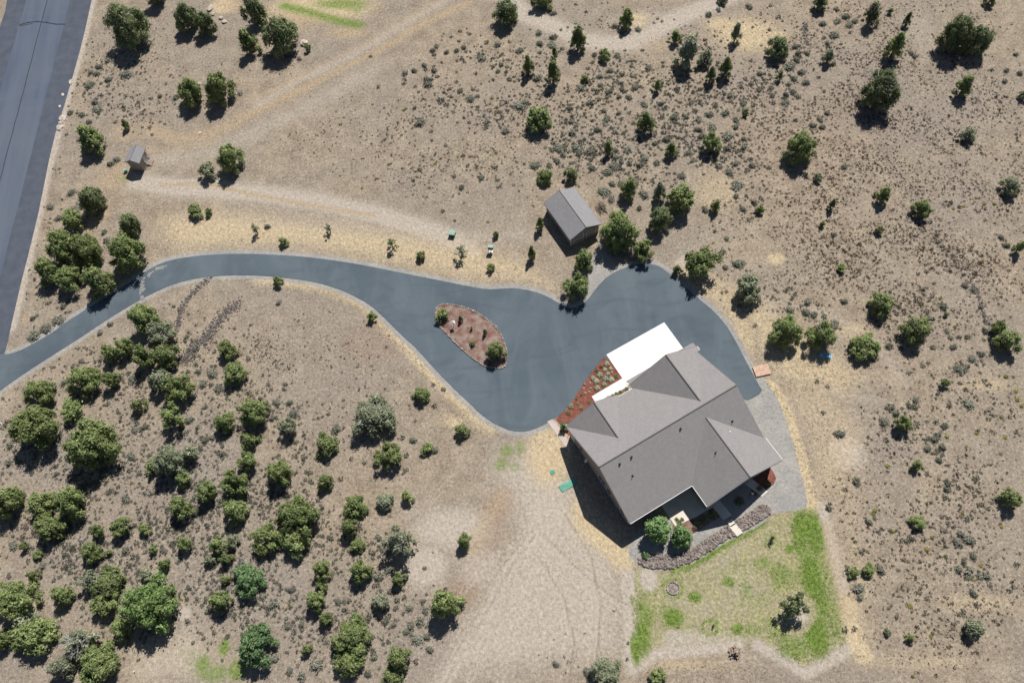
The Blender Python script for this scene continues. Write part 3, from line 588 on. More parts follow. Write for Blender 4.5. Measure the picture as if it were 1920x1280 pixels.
shed, wx, wy, zw = gbuilding('garden_shed', 'small brown shed with a grey gable roof near the main road', 'shed', (sx_, sy_), srz, 2.95, 3.5, 2.65, 3.4, .28, M['wall'], M['broof'])
d = MB(); d.box((wx+.02, .3, 1.05), (.05, .85, 1.95)); do = d.build('door', M['trim'], shed); h_ = MB(); h_.box((wx+.07, .62, 1.), (.05, .05, .12)); h_.build('handle', M['black'], do)
st_ = MB()
for k in range(3): st_.box((wx+.25+k*.28, .3, .42-k*.15), (.28, 1.1, .12))
st_.build('steps', M['wood'], shed)
for y_ in (-.3, .9):
    rl = MB()
    for x_, z_ in ((.2, 1.1), (1.0, .7)): rl.tube((wx+x_, y_, 0), (wx+x_, y_, z_+.3), .035)
    rl.tube((wx+.2, y_, 1.4), (wx+1.0, y_, 1.0), .035); rl.build('handrail', M['white'], shed)
X, Y = G(237, 322); m = MB(); m.box((0, 0, .3), (.55, .45, .6)); m.box((0, 0, .63), (.62, .5, .07)); o = m.build('utility_pedestal', M['ugreen']); o.location = (X, Y, 0); o.rotation_euler = (0, 0, .3)
tag(o, 'small pale green utility pedestal beside the small shed', 'utility box')
# ------------------------------------------------------------------ small constructed things
X, Y = G(848.5, 441); e = empty('transformer_box', 'pale green transformer box on the pale dirt above the driveway', 'utility box', (X, Y, 0), -.33)
m = MB(); m.box((0, 0, .4), (1.0, .85, .8)); m.build('cabinet', M['dgreen'], e); m = MB(); m.box((0, 0, .84), (1.08, .95, .1)); m.box((0, .1, .9), (.9, .6, .05)); m.build('lid', M['ugreen'], e)
X, Y = G(921, 471.5); e = empty('mailbox_cabinet', 'pale topped cabinet standing on a post between two young shrubs above the driveway', 'mailbox', (X, Y, 0), -.25)
m = MB(); m.box((0, 0, 1.25), (.85, .55, .7)); m.build('cabinet', M['dgreen'], e); m = MB(); m.box((0, .05, 1.63), (.93, .6, .06)); m.build('lid', M['ugreen'], e)
m = MB(); m.box((0, 0, .45), (.14, .14, .95)); m.box((0, 0, .03), (.6, .5, .06)); m.build('post', M['white'], e)
# feeder on the island
X, Y = G(851.5, 612); e = empty('bird_house', 'white roofed bird house on a post in the red mulch island', 'bird house', (X, Y, 0), .2)
m = MB(); m.tube((0, 0, 0), (0, 0, 1.2), .05); m.build('post', M['trim'], e)
m = MB(); m.add([(-.33, -.33, 1.45), (.33, -.33, 1.45), (.33, .33, 1.45), (-.33, .33, 1.45), (0, 0, 1.85)], [(0, 1, 4), (1, 2, 4), (2, 3, 4), (3, 0, 4), (3, 2, 1, 0)]); m.build('roof', M['white'], e)
m = MB(); m.box((0, 0, 1.3), (.4, .4, .3)); m.build('box', M['trim'], e)
# septic lid, green mat
X, Y = G(1036, 885); m = MB(); m.tube((0, 0, 0), (0, 0, .1), .42, .4, 14); m.tube((0, 0, .1), (0, 0, .14), .12, .1, 8); o = m.build('septic_lid', M['teal']); o.location = (X, Y, 0); tag(o, 'round teal septic lid in dry grass left of the house', 'lid')
P = Gl([(1047, 911.5), (1075.5, 895.5), (1083, 906), (1055, 922.5)]); cxm = sum(p[0] for p in P)/4; cym = sum(p[1] for p in P)/4
m = MB(); m.prism([(x-cxm, y-cym) for x, y in P][::-1], 0, .12); o = m.build('hatch_cover', M['teal']); o.location = (cxm, cym, 0); tag(o, 'long teal rectangular cover lying at the edge of the house shadow', 'cover')
def stake(px, py, h, label, m_=M['white']):
    X, Y = G(px, py); m = MB(); m.tube((0, 0, 0), (0, 0, h), .05, .05, 6); m.box((0, 0, h), (.14, .14, .1)); o = m.build('marker_stake', m_); o.location = (X, Y, 0); tag(o, label, 'stake', 'white marker stakes')
stake(1074, 893, .7, 'white stake standing by the teal rectangular cover')
for px, py, l in ((340.5,1146,'white stake at the lower left clearing, topmost of four, right of the dense tree'),(320.5,1193,'white stake at the lower left clearing, second from the top'),(268.5,1210,'white stake at the lower left clearing below the emerald tree'),(253.5,1258,'white stake at the lower left clearing, lowest of four')): stake(px, py, .35, l)
# gas meter / dish at the west wall
X, Y = G(1100, 867); e = empty('satellite_dish', 'pale round dish on a short post in the shadow by the west wall', 'dish', (X, Y, 0))
m = MB(); m.tube((0, 0, 0), (0, 0, .9), .04); m.build('post', M['gtrim'], e); m = MB(); m.tube((0, 0, .95), (-.1, .06, 1.05), .3, .42, 14); m.build('reflector', M['white'], e)
X, Y = G(1409, 927); e = empty('garden_ornament', 'white ball ornament on a pedestal in the shade behind the house', 'ornament', (X, Y, 0))
m = MB(); m.tube((0, 0, 0), (0, 0, .6), .25, .12, 8); m.build('pedestal', M['rock'], e); m = MB(); m.tube((0, 0, .6), (0, 0, .72), .1, .2, 8); m.tube((0, 0, .72), (0, 0, .9), .2, .08, 8); m.build('bowl', M['white'], e)
# wooden ramp
P = Gl([(1413.5, 690), (1436, 685.5), (1444.5, 698), (1417.5, 706.5)]); cxm = sum(p[0] for p in P)/4; cym = sum(p[1] for p in P)/4; ang = math.atan2(P[1][1]-P[0][1], P[1][0]-P[0][0]); 
e = empty('wooden_ramp', 'salmon coloured plank ramp on the gravel right of the parking apron', 'ramp', (cxm, cym, 0), ang+.02)
m = MB()
for k in range(10): m.box((-1.1+k*.245, 0, .24), (.225, 1.75, .05), 0)
m.build('deck', M['plank'], e); 
for y_ in (-.8, .8): m = MB(); m.box((0, y_, .11), (2.4, .08, .2)); m.build('joist', M['wood'], e)
def chair(px, py, rz, label):
    X, Y = G(px, py); e = empty('garden_chair', label, 'chair', (X, Y, 0), rz, 'blue garden chairs')
    m = MB()
    for k in range(4): m.box((0, -.32+k*.16, .36-k*.03), (.55, .145, .03))
    m.build('seat', M['blue'], e)
    m = MB()
    for k in range(5): m.box((-.22+k*.11, .42, .62), (.1, .03, .75-.05*abs(k-2)), 0, -.4)
    m.build('backrest', M['blue'], e)
    m = MB()
    for s in (-1, 1): m.box((s*.36, -.02, .56), (.14, .75, .03))
    m.build('armrest', M['blue'], e)
    for s in (-1, 1):
        for y_ in (-.34, .3):
            m = MB(); m.box((s*.32, y_, .27), (.05, .09, .55)); m.build('leg', M['blue'], e)
chair(1540, 668, 2.7, 'blue garden chair half shaded at the foot of a tree, left of the pair'); chair(1552.5, 669, 2.6, 'blue garden chair in full sun, right of the pair')
# white trailer frame at left edge
X, Y = G(-3, 792); e = empty('field_gate', 'white metal gate frame cut by the left edge of the photo', 'gate', (X, Y, 0), -.15)
m = MB()
for a, b in (((-2, 0, 1.3), (.6, 0, 1.3)), ((.6, 0, 1.3), (1.5, -.6, 1.0)), ((-2, 0, .9), (.5, 0, .9))): m.tube(a, b, .07)
m.build('top_rail', M['white'], e); 
for x_, y_ in ((-1.8, 0), (.5, 0), (1.5, -.6)): m = MB(); m.tube((x_, y_, 0), (x_, y_, 1.0 if y_ else 1.3), .05); m.build('post', M['gtrim'], e)
m = MB(); m.box((0.1, -.1, .55), (.9, .05, .55)); m.build('panel', M['gtrim'], e)
# ------------------------------------------------------------------ rocks
def rock_mesh(name, m, sub=1, seed=0, fl=.65):
    bm = bmesh.new(); bmesh.ops.create_icosphere(bm, subdivisions=sub, radius=.5); r = random.Random(seed)
    for v in bm.verts: v.co *= r.uniform(.72, 1.2); v.co.z *= fl
    me = bpy.data.meshes.new(name); bm.to_mesh(me); bm.free(); me.materials.append(m); return me
RV = []
for s in range(5):
    bm = bmesh.new(); bmesh.ops.create_icosphere(bm, subdivisions=1, radius=.5); r = random.Random(s); RV.append((np.array([np.array(v.co)*r.uniform(.7, 1.25) for v in bm.verts]), np.array([[v.index for v in f.verts] for f in bm.faces]))); bm.free()
def rock_stuff(name, pts, m, label, cat, smin, smax, z0=0., kind='stuff', hf=None):
    V = []; F = []; n = 0
    for x, y in pts:
        a, f = RV[random.randrange(5)]; s = random.uniform(smin, smax); t = random.uniform(0, 6.28); c, sn = math.cos(t), math.sin(t)
        v = a*s*np.array([1, random.uniform(.6, 1), random.uniform(.5, .9)]); v = np.stack([v[:, 0]*c-v[:, 1]*sn, v[:, 0]*sn+v[:, 1]*c, v[:, 2]], 1)+np.array([x, y, z0+s*.22+(hf(x, y) if hf else 0)])
        V.append(v); F.append(f+n); n += len(v)
    me = npmesh(bpy.data.meshes.new(name), np.concatenate(V), np.concatenate(F)); o = link(name, me, m); tag(o, label, cat, kind=kind); return o
def scatter(poly, n):
    P = np.array(poly); x0, y0 = P.min(0); x1, y1 = P.max(0); out = []
    while len(out) < n:
        x = rng.uniform(x0, x1, 4000); y = rng.uniform(y0, y1, 4000); k = inpoly(x, y, poly); out += list(zip(x[k], y[k]))
    return out[:n]
BANK = [(1196,1045),(1232,1040),(1272,1040),(1301,1025.6),(1337,1002.6),(1365,984.6),(1380,976),(1409,958),(1429,945),(1441,948.5),(1445.7,961.7),(1418,979.7),(1391.6,996),(1360,1012),(1327.6,1034),(1295,1053),(1262,1065),(1229,1066),(1204.6,1061.7),(1196,1055)]
bw = Gl(BANK)
sheet('rock_bank_soil', bw, .03, M['rock'])
kp = [p for p in scatter(bw, 2300) if min(math.hypot(p[0]-G(x, y)[0], p[1]-G(x, y)[1]) for x, y, _, _ in sc_) > .55]
rock_stuff('stone_bank', kp, M['rock'], 'curved bank of tumbled brown stones between the gravel and the lawn', 'stone bank', .22, .48)
M['basalt'] = mat('dark_basalt_rubble', (.16, .145, .14), .95, noisy((.10, .09, .09), (.26, .235, .22), 3., fine=9.))
rp_ = []
for L, w_, n_ in (([(395,520),(365,545),(345,570),(335,600),(332,620)], .45, 330), ([(445,570),(420,590),(400,615),(385,635),(360,655),(345,680)], .9, 800), ([(1820,525),(1835,555),(1845,590),(1855,610)], .5, 160), ([(1510,45),(1508,65),(1515,85)], .5, 90), ([(480,640),(500,660),(540,700)], 2.2, 200), ([(1655,260),(1680,320),(1735,420)], 2.5, 220)):
    Lw = Gl(L)
    for _ in range(n_):
        k = random.randrange(len(Lw)-1); t = random.random(); rp_.append((Lw[k][0]*(1-t)+Lw[k+1][0]*t+random.gauss(0, w_*.6), Lw[k][1]*(1-t)+Lw[k+1][1]*t+random.gauss(0, w_*.6)))
rock_stuff('basalt_rubble', rp_, M['basalt'], 'dark stone rubble lying in curved streaks across the dry slope', 'stones', .12, .34)
# island with its stone border
isl = smooth(Gl(ISLAND), 2)
sheet('island_bed', isl, .10, M['tmulch'], th=.06)
STM = [rock_mesh('border_stone', M['brock'], 1, s) for s in range(4)]
per = []; L = isl+[isl[0]]
acc = 0
for a, b in zip(L[:-1], L[1:]):
    d = math.hypot(b[0]-a[0], b[1]-a[1]); t = -acc
    while t < d:
        if t >= 0: per.append((a[0]+(b[0]-a[0])*t/d, a[1]+(b[1]-a[1])*t/d))
        t += .42
    acc = d-(t-.42)
for i, (x, y) in enumerate(per):
    o = bpy.data.objects.new('border_stone', STM[i % 4]); COL.objects.link(o); o.location = (x, y, .14); o.rotation_euler = (0, 0, random.uniform(0, 6)); s = random.uniform(.24, .5); o.scale = (s, s*.85, s*1.1)
    tag(o, 'pale rounded border stone edging the red mulch island in the driveway', 'stone', 'border stones around the island')
X, Y = G(1262, 1102)
for i in range(16):
    t = i*6.283/16; o = bpy.data.objects.new('ring_stone', STM[i % 4]); COL.objects.link(o); o.location = (X+math.cos(t)*.85, Y+math.sin(t)*.85, .12); o.scale = (.4, .32, .36); o.rotation_euler = (0, 0, t+1.5)
    tag(o, 'pale stone in the small round ring on the lawn', 'stone', 'stones of the planting ring')
sheet('ring_bed', [(X+math.cos(i*.4189)*.75, Y+math.sin(i*.4189)*.75) for i in range(15)], .03, M['rock'])
# pale boulders
BO = [(395,17,1.3,1.9,1.),(400,28,.9,.8,.8),(415,35,1.,.9,.9),(421,42,1.2,1.,.9),(570,82,1.9,1.5,1.3),(133,155,.8,1.6,.5),(118,222,1.6,1.6,.6),(112,240,1.7,1.3,.6),(115,230,1.,1.,.5),(375,157,.9,.7,.5),(375,250,.8,.6,.4),(1151,1142,.5,.6,.4),(118,178,.6,.9,.3),(112,200,.6,.7,.3)]
BM_ = [rock_mesh('boulder', M['prock'], 2, 9+s) for s in range(3)]
for i, (x, y, a, b, c) in enumerate(BO):
    X, Y = G(x, y); o = bpy.data.objects.new('boulder', BM_[i % 3]); COL.objects.link(o); o.location = (X, Y, c*.2); o.scale = (a, b, c); o.rotation_euler = (0, 0, random.uniform(0, 3))
    near = 'below the tree pair near the top edge' if 390 < x < 425 and y < 50 else 'beside the large tree near the top' if x > 560 and x < 600 else 'on the verge of the main road' if x < 160 else 'beside the left of two round trees' if x == 375 else 'on bare dirt left of the lawn'
    tag(o, 'pale boulder '+near, 'boulder', 'pale boulders')
# wood pile
X, Y = G(1378, 1223); e = MB()
for k in range(60):
    a = random.uniform(0, 3.1); r_ = random.uniform(0, .85)**.8; t = random.uniform(0, 6.28); c = Vector((math.cos(t)*r_, math.sin(t)*r_*.9, .15+random.uniform(0, .9-r_))); d = Vector((math.cos(a)*.24, math.sin(a)*.24, random.uniform(-.1, .15))); e.tube(c-d, c+d, .09, .07, 5)
o = e.build('firewood_pile', M['wood']); o.location = (X, Y, 0); tag(o, 'untidy heap of split wood below the lawn edge', 'wood pile')
X, Y = G(1127, 392); e = MB()
for k in range(26):
    a = random.uniform(1.5, 2.6); c = Vector((random.uniform(-.7, .7), random.uniform(-1.0, 1.0), .15+random.uniform(0, .3))); d = Vector((math.cos(a)*.7, math.sin(a)*.7, random.uniform(-.1, .15))); e.tube(c-d, c+d, .05, .03, 4)
o = e.build('brush_pile', M['bark']); o.location = (X, Y, 0); tag(o, 'heap of dark brushwood right of the barn', 'brush pile')

# ------------------------------------------------------------------ foliage prototypes
def rot_cards(c, nrm, w_, l_, up=None, tri=False):
    """leaf cards: centres c, normals nrm, half sizes"""
    n = len(c); r = rng.normal(size=(n, 3)) if up is None else up+rng.normal(size=(n, 3))*.35
    t = r-(r*nrm).sum(1, keepdims=True)*nrm; t /= np.linalg.norm(t, axis=1, keepdims=True)+1e-9; b = np.cross(nrm, t)
    w_ = np.asarray(w_).reshape(-1, 1)*np.ones((n, 1)); l_ = np.asarray(l_).reshape(-1, 1)*np.ones((n, 1))
    v = np.stack([c-t*l_-b*w_*.7, c-t*l_*.2+b*w_, c+t*l_+b*w_*.25, c+t*l_*.3-b*w_], 1).reshape(-1, 3)
    return v, np.arange(4*n).reshape(-1, 4)
def unit(n):
    d = rng.normal(size=(n, 3)); return d/np.linalg.norm(d, axis=1, keepdims=True)
def crown(shape, R, H, nl, per, cs, gap=0., lob=.34):
    """clumpy crown of radius R, height H, nl lobes with per leaf cards each"""
    C = []; Nn = []
    lobes = []
    for i in range(nl):
        t = ((i+.5)/nl)**(.8 if shape == 'cone' else 1.); a = i*2.39996+rng.uniform(-.4, .4)
        if shape == 'cone': e = (1-t)**.6*.95+.04; z = .08+.9*t
        elif shape == 'dome': e = math.sqrt(max(0, 1-(t*.95)**2)); z = .12+.8*t
        elif shape == 'wide': e = math.sqrt(max(0, 1-(2*t-1)**2*.85)); z = .15+.75*t
        else: e = math.sqrt(max(0, 1-(1.6*t-.5)**2)) if 1.6*t-.5 < 1 else .2; z = .12+.82*t
        q = rng.uniform(.3, .95)*e*R
        lr = lob*R*rng.uniform(.7, 1.25)*(1-.35*t if shape == 'cone' else 1)
        lobes.append((math.cos(a)*q, math.sin(a)*q, min(z*H, H-lr*.5), lr))
    for k in range(max(2, nl//5)): lobes.append((rng.normal()*.12*R, rng.normal()*.12*R, H*rng.uniform(.3, .8 if shape != 'cone' else .6), lob*R*1.15))
    for (x, y, z, lr) in lobes:
        if rng.random() < gap: continue
        n = int(per*(lr/(lob*R))**2); d = unit(n); d[:, 2] = np.where(d[:, 2] < -.3, -d[:, 2], d[:, 2])
        rr = lr*(rng.uniform(.5, 1.05, n)+rng.exponential(.17, n))[:, None]*(1+.18*np.sin(d[:, :1]*5+d[:, 1:2]*7+x*3)); st = np.array([.8, .8, 1.7 if shape == 'cone' else 1.35])
        C.append(np.array([x, y, z])+d*rr*st); nn = d+rng.normal(size=(n, 3))*.38; nn[:, 2] += .12; Nn.append(nn/np.linalg.norm(nn, axis=1, keepdims=True))
    C = np.concatenate(C); Nn = np.concatenate(Nn); C[:, 2] = np.maximum(C[:, 2], .06*H)
    n = len(C); up = np.stack([C[:, 0]*.4/R, C[:, 1]*.4/R, np.full(n, 1.1)], 1)
    v, f = rot_cards(C, Nn, cs*rng.uniform(.4, .8, n), cs*rng.uniform(.9, 2.1, n), up)
    return v, f
def trunk_mb(R, H, limbs=5, thick=1.):
    m = MB(); b = .045*H*thick+.03; top = (rng.normal()*.05*R, rng.normal()*.05*R, H*.8); m.tube((0, 0, -.1), (top[0]*.4, top[1]*.4, H*.4), b, b*.65, 7); m.tube((top[0]*.4, top[1]*.4, H*.4), top, b*.65, b*.2, 6)
    for i in range(limbs):
        a = i*2.4+rng.uniform(-.5, .5); z = H*rng.uniform(.12, .5); m.tube((0, 0, z), (math.cos(a)*R*.85, math.sin(a)*R*.85, z+H*.3), b*.4, b*.12, 5)
    return m
PROTO = {}
def make_proto(key, shape, R, H, nl, per, cs, gap=0., lob=.34, limbs=9, thick=1.):
    v, f = crown(shape, R, H, nl, per, cs, gap, lob); me = npmesh(bpy.data.meshes.new('crown'), v, f)
    tm = trunk_mb(R, H, limbs, thick).mesh('trunk'); tm.materials.append(M['bark'])
    PROTO.setdefault(key, []).append((me, tm, R, H))
for s in range(4): make_proto('big', ['round', 'dome', 'wide', 'round'][s], 3.3, 5.2, 48, 260, .12, .04, .23)
for s in range(6): make_proto('med', ['round', 'dome', 'round', 'wide', 'dome', 'round'][s], 2.0, 3.3, 27, 200, .105, .05, .27)
for s in range(4): make_proto('cone', 'cone', 1.6, 4.2, 34, 150, .10, .04, .28)
for s in range(4): make_proto('small', ['dome', 'round'][s % 2], 1.0, 1.7, 14, 110, .08, 0., .33)
for s in range(2): make_proto('dense', 'dome', 2.0, 3.3, 22, 260, .11, 0., .32)
for s in range(4): make_proto('loose', 'wide', 2.4, 4.2, 20, 90, .16, .2, .26, 9, 1.2)
for s in range(3): make_proto('sapling', 'cone', .7, 2.9, 12, 22, .1, .2, .42, 8, .45)
# coloured mesh variants share geometry but carry their own foliage material
VAR = {}
def variant(key, i, c):
    k = (key, i, c)
    if k not in VAR:
        me, tm, R, H = PROTO[key][i]; m2 = me.copy(); m2.materials.append(M[c]); VAR[k] = (m2, tm, R, H)
    return VAR[k]
def dead_mb(R, H):
    m = MB()
    for i in range(34):
        a = rng.uniform(0, 6.28); z = H*rng.uniform(.3, .7); q = R*rng.uniform(.3, .75)
        p = Vector((math.cos(a)*q*.2, math.sin(a)*q*.2, z)); e = Vector((math.cos(a)*q, math.sin(a)*q, min(H*1.08, z+H*rng.uniform(.25, .5)))); m.tube(p, e, .06, .02, 3)
        for k in range(3):
            s = p.lerp(e, rng.uniform(.4, .9)); m.tube(s, s+Vector((rng.normal()*.3, rng.normal()*.3, .35)), .03, .012, 3)
    m.tube((0, 0, H*.3), (0, 0, H*1.1), .09, .02, 5); return m
DEAD = [dead_mb(2.0, 3.5).mesh('dead_branches') for _ in range(2)]
for d in DEAD: d.materials.append(M['dead'])
# zone key, zone phrase, list of (cx, cy, w, h, colour, proto, dead?)
ZONES = [
 ('near the top edge right of the main road', [(240,50,72,80,'D','big',1),(290,-12,42,45,'D','med',0),(352,32,46,60,'D','med',1),(385,45,40,46,'D','med',0),(478,22,50,58,'D','med',0),(456,92,46,66,'G','cone',0),(527,68,62,66,'D','med',1),(577,90,13,22,'G','small',0)]),
 ('between the main road and the small shed', [(360,172,48,72,'G','med',0),(411,167,54,66,'G','med',0),(231,240,16,30,'G','cone',0),(159,275,60,72,'G','cone',0),(432,298,50,58,'G','med',0),(388,320,33,32,'S','small',0)]),
 ('between the main road and the driveway bend', [(174,377,48,60,'D','dense',0),(138,410,42,40,'G','med',0),(246,422,42,42,'D','dense',0),(122,462,66,70,'G','big',0),(165,468,58,62,'G','big',0),(240,472,70,74,'G','big',0),(92,508,52,52,'G','med',0),(130,522,50,48,'G','med',0),(186,528,56,60,'G','med',0)]),
 ('along the verge above the driveway', [(366,401,32,32,'G','small',0),(391,402,16,20,'G','small',0),(474,438,17,36,'S','sapling',0),(531,457,18,24,'G','small',0),(612,436,17,34,'S','sapling',0),(730,466,21,36,'G','sapling',0),(787,484,20,24,'G','small',0),(860,482,25,40,'S','sapling',0),(921,505,20,22,'G','small',0),(930,444,14,26,'G','small',0),(1008,430,20,40,'G','cone',0),(992,485,20,46,'G','cone',0)]),
 ('in the sagebrush field at top centre', [(946,38,52,60,'D','med',1),(1015,8,50,42,'G','med',0),(1172,44,34,50,'G','cone',0),(1079,86,42,64,'G','cone',0),(985,134,27,52,'G','cone',0),(1032,150,36,60,'G','cone',0),(1037,106,16,30,'G','cone',0),(1131,110,24,28,'G','small',0),(1096,150,17,18,'G','small',0),(1264,77,28,34,'G','cone',0),(1377,72,26,48,'S','cone',0),(1286,112,56,76,'S','cone',1),(1320,116,29,36,'S','small',1),(1357,138,32,52,'G','cone',0),(1330,150,24,42,'D','cone',0),(1230,168,19,32,'G','cone',0),(1008,235,56,60,'G','med',0),(1207,241,38,52,'G','cone',0),(1137,287,22,38,'G','cone',0),(1256,289,30,38,'G','cone',0),(1331,280,40,48,'G','med',0),(1398,214,14,20,'G','small',0),(963,38,18,22,'G','small',0),(1355,3,22,18,'D','small',0)]),
 ('on the dry slope at upper right', [(1536,12,36,40,'D','cone',0),(1632,38,38,54,'D','cone',1),(1668,25,12,20,'D','small',0),(1700,44,18,34,'D','cone',0),(1676,100,46,64,'G','cone',0),(1786,85,72,122,'D','big',0),(1827,92,58,88,'D','big',1),(1855,6,24,26,'D','small',0),(1455,100,46,50,'D','med',1),(1552,114,28,36,'S','cone',0),(1461,148,14,24,'G','cone',0),(1643,190,78,112,'D','big',1),(1807,173,42,50,'G','cone',1),(1812,259,34,34,'S','small',1),(1497,293,68,76,'G','big',0),(1918,184,22,22,'S','small',0),(1532,337,18,20,'S','small',0),(1655,375,34,42,'G','cone',0),(1558,391,17,30,'D','cone',0),(1540,424,13,17,'G','small',0),(1725,400,36,40,'G','med',0),(1892,358,38,40,'S','med',1),(1647,435,17,22,'G','small',0),(1577,506,20,20,'G','small',0),(1911,473,24,34,'G','cone',0)]),
 ('around the barn and parking turnaround', [(1022,338,34,34,'G','dense',0),(1069,335,32,36,'D','med',0),(1175,367,40,58,'G','cone',0),(1232,370,30,50,'S','cone',0),(1275,388,60,70,'G','med',0),(1236,425,48,62,'D','dense',0),(1162,432,72,84,'G','big',0),(1156,466,40,44,'G','med',0),(1201,480,46,52,'G','med',0),(1093,500,44,54,'G','med',0),(1079,550,50,70,'G','med',0),(1313,508,66,78,'G','loose',0),(1305,515,52,66,'G','med',0),(1268,511,21,26,'D','small',0),(1397,555,58,68,'S','med',0),(1340,394,24,34,'G','cone',0),(1424,398,17,22,'G','small',0)]),
 ('right of the gravel parking apron', [(1648,580,52,56,'G','med',1),(1713,632,60,66,'G','med',1),(1466,637,68,78,'G','big',0),(1536,641,56,64,'G','med',1),(1616,656,62,58,'G','med',0),(1870,622,30,34,'G','small',0),(1886,648,60,60,'G','med',1),(1773,592,11,12,'Y','small',0),(1770,722,20,24,'G','small',0),(1690,803,36,42,'G','med',0),(1717,877,26,30,'Y','small',0),(1892,944,42,48,'G','med',0)]),
 ('around the driveway loop', [(520,533,20,26,'G','small',0),(696,598,20,27,'G','small',0),(828,597,31,33,'Y','small',0),(861,603,10,26,'D','cone',0),(883,618,8,14,'G','sapling',0),(907,628,10,25,'D','cone',0),(885,647,12,16,'Y','small',0),(927,668,40,56,'G','med',0),(789,745,36,38,'G','dense',0),(865,812,28,38,'G','small',0)]),
 ('on the slope just below the driveway entrance', [(270,598,56,58,'Y','med',0),(302,626,50,46,'S','med',1),(75,735,56,52,'Y','med',0),(158,712,62,56,'Y','med',0),(210,711,34,42,'Y','small',0),(207,661,36,50,'Y','small',0),(237,650,36,46,'G','med',0),(272,670,46,58,'Y','med',0),(312,665,56,52,'Y','med',0),(303,714,42,46,'S','med',0),(335,730,58,56,'Y','med',0),(325,780,50,50,'Y','loose',0),(260,758,26,32,'G','small',0),(426,655,38,36,'G','med',0),(440,698,46,42,'G','med',1),(422,790,38,46,'Y','med',0),(475,772,62,74,'Y','big',0),(468,825,38,34,'Y','small',0),(465,862,38,50,'Y','med',0)]),
 ('on the juniper slope at far left', [(70,800,86,84,'G','big',0),(135,768,44,28,'G','small',0),(175,832,104,98,'Y','big',0),(320,864,60,76,'S','big',0),(358,850,32,34,'S','small',0),(288,874,30,30,'Y','small',0),(343,898,30,30,'Y','small',0),(440,905,54,52,'Y','med',0),(391,920,42,46,'Y','med',0),(340,950,48,48,'Y','med',0),(442,957,54,52,'Y','med',0),(19,936,58,62,'Y','med',0),(78,944,54,50,'Y','med',0),(137,937,60,64,'Y','med',0),(95,985,58,38,'Y','dense',0)]),
 ('at lower left among the sage', [(185,992,28,34,'Y','small',0),(228,988,44,40,'Y','med',0),(272,991,26,24,'Y','small',0),(172,1033,42,40,'Y','med',0),(46,1023,18,22,'Y','small',0),(70,1038,22,18,'Y','small',0),(65,1077,24,28,'Y','small',0),(205,1035,12,16,'G','small',0),(287,1029,17,20,'Y','small',0),(310,1058,24,32,'Y','small',0),(347,1016,31,34,'Y','small',0),(410,1020,34,36,'Y','small',0),(436,1014,24,30,'S','small',0),(426,1048,26,28,'Y','small',0),(394,1050,20,22,'S','small',0),(30,1122,88,78,'Y','big',0),(118,1115,46,46,'Y','med',0),(205,1092,66,44,'Y','med',1),(168,1088,36,54,'S','loose',1),(200,1130,56,46,'Y','med',0),(285,1130,106,100,'L','big',0),(275,1076,24,24,'S','small',0),(228,1175,42,40,'G','med',0),(47,1157,44,34,'S','small',0),(68,1186,72,60,'Y','dense',0),(4,1195,40,60,'G','med',0),(35,1208,22,24,'G','small',0),(150,1207,68,50,'S','loose',1),(118,1250,46,50,'S','med',1),(190,1238,84,72,'Y','big',0),(172,1276,48,20,'Y','small',0)]),
 ('on the lower central slope', [(415,1122,44,54,'Y','med',0),(466,1085,60,54,'E','med',0),(424,1085,18,22,'G','small',0),(482,1207,70,66,'E','med',0),(500,1005,64,50,'Y','med',0),(560,965,96,86,'Y','big',0),(556,1012,64,44,'Y','med',0),(655,985,40,52,'Y','med',0),(672,1022,30,26,'Y','small',0),(675,1067,46,54,'Y','med',0),(605,1066,38,40,'Y','med',0),(605,1096,27,24,'Y','small',0),(592,1124,40,44,'Y','med',0),(610,1158,29,32,'Y','small',0),(662,1188,84,72,'Y','big',0),(656,1238,60,50,'Y','med',0),(745,1086,28,34,'Y','small',0),(762,1079,14,18,'S','small',0),(715,1126,34,42,'S','med',1),(753,1015,60,58,'S','loose',1),(869,1013,32,32,'Y','small',0),(838,1131,64,62,'Y','dense',0),(748,1230,56,60,'Y','med',0),(735,1264,50,40,'Y','med',0),(577,1217,20,26,'G','small',0)]),
 ('on the dry slope left of the house', [(696,795,88,94,'S','big',1),(728,862,58,62,'Y','med',0),(800,845,28,30,'G','small',0),(540,808,36,46,'S','med',0),(610,842,58,50,'Y','med',0),(522,898,58,76,'Y','big',0),(610,911,34,44,'Y','small',0),(665,952,54,50,'Y','med',0),(720,944,40,44,'S','med',1),(763,937,26,36,'G','small',0)]),
 ('in the garden behind the house', [(1230,988,52,54,'W','dense',0),(1277,1002,44,42,'W','dense',0),(1057,799,18,20,'E','small',0),(1448,1007,14,16,'Y','sapling',0),(1486,1134,52,54,'D','loose',0),(1338,1171,8,9,'Y','sapling',0),(1210,1040,16,12,'E','small',0)]),
 ('at the bottom edge of the dry field', [(1133,1270,70,42,'S','big',0),(1230,1272,40,34,'Y','med',0),(1720,985,36,32,'Y','med',0),(1598,1076,26,24,'G','small',0),(1625,1072,30,30,'G','small',0),(1704,1199,19,24,'Y','small',0),(1823,1186,38,46,'S','med',1),(1663,1187,15,17,'S','small',0)]),
]
CW = {'W': 'light green', 'L': 'fresh green', 'Y': 'bright green', 'G': 'mid green', 'D': 'dark green', 'S': 'grey green', 'E': 'emerald green'}
PW = {'big': 'broad', 'med': 'bushy', 'cone': 'pointed', 'small': 'small round', 'dense': 'dense domed', 'loose': 'open branched', 'sapling': 'thin young'}
ORD = ['', 'second', 'third', 'fourth', 'fifth', 'sixth', 'seventh', 'eighth', 'ninth', 'tenth', 'eleventh', 'twelfth']
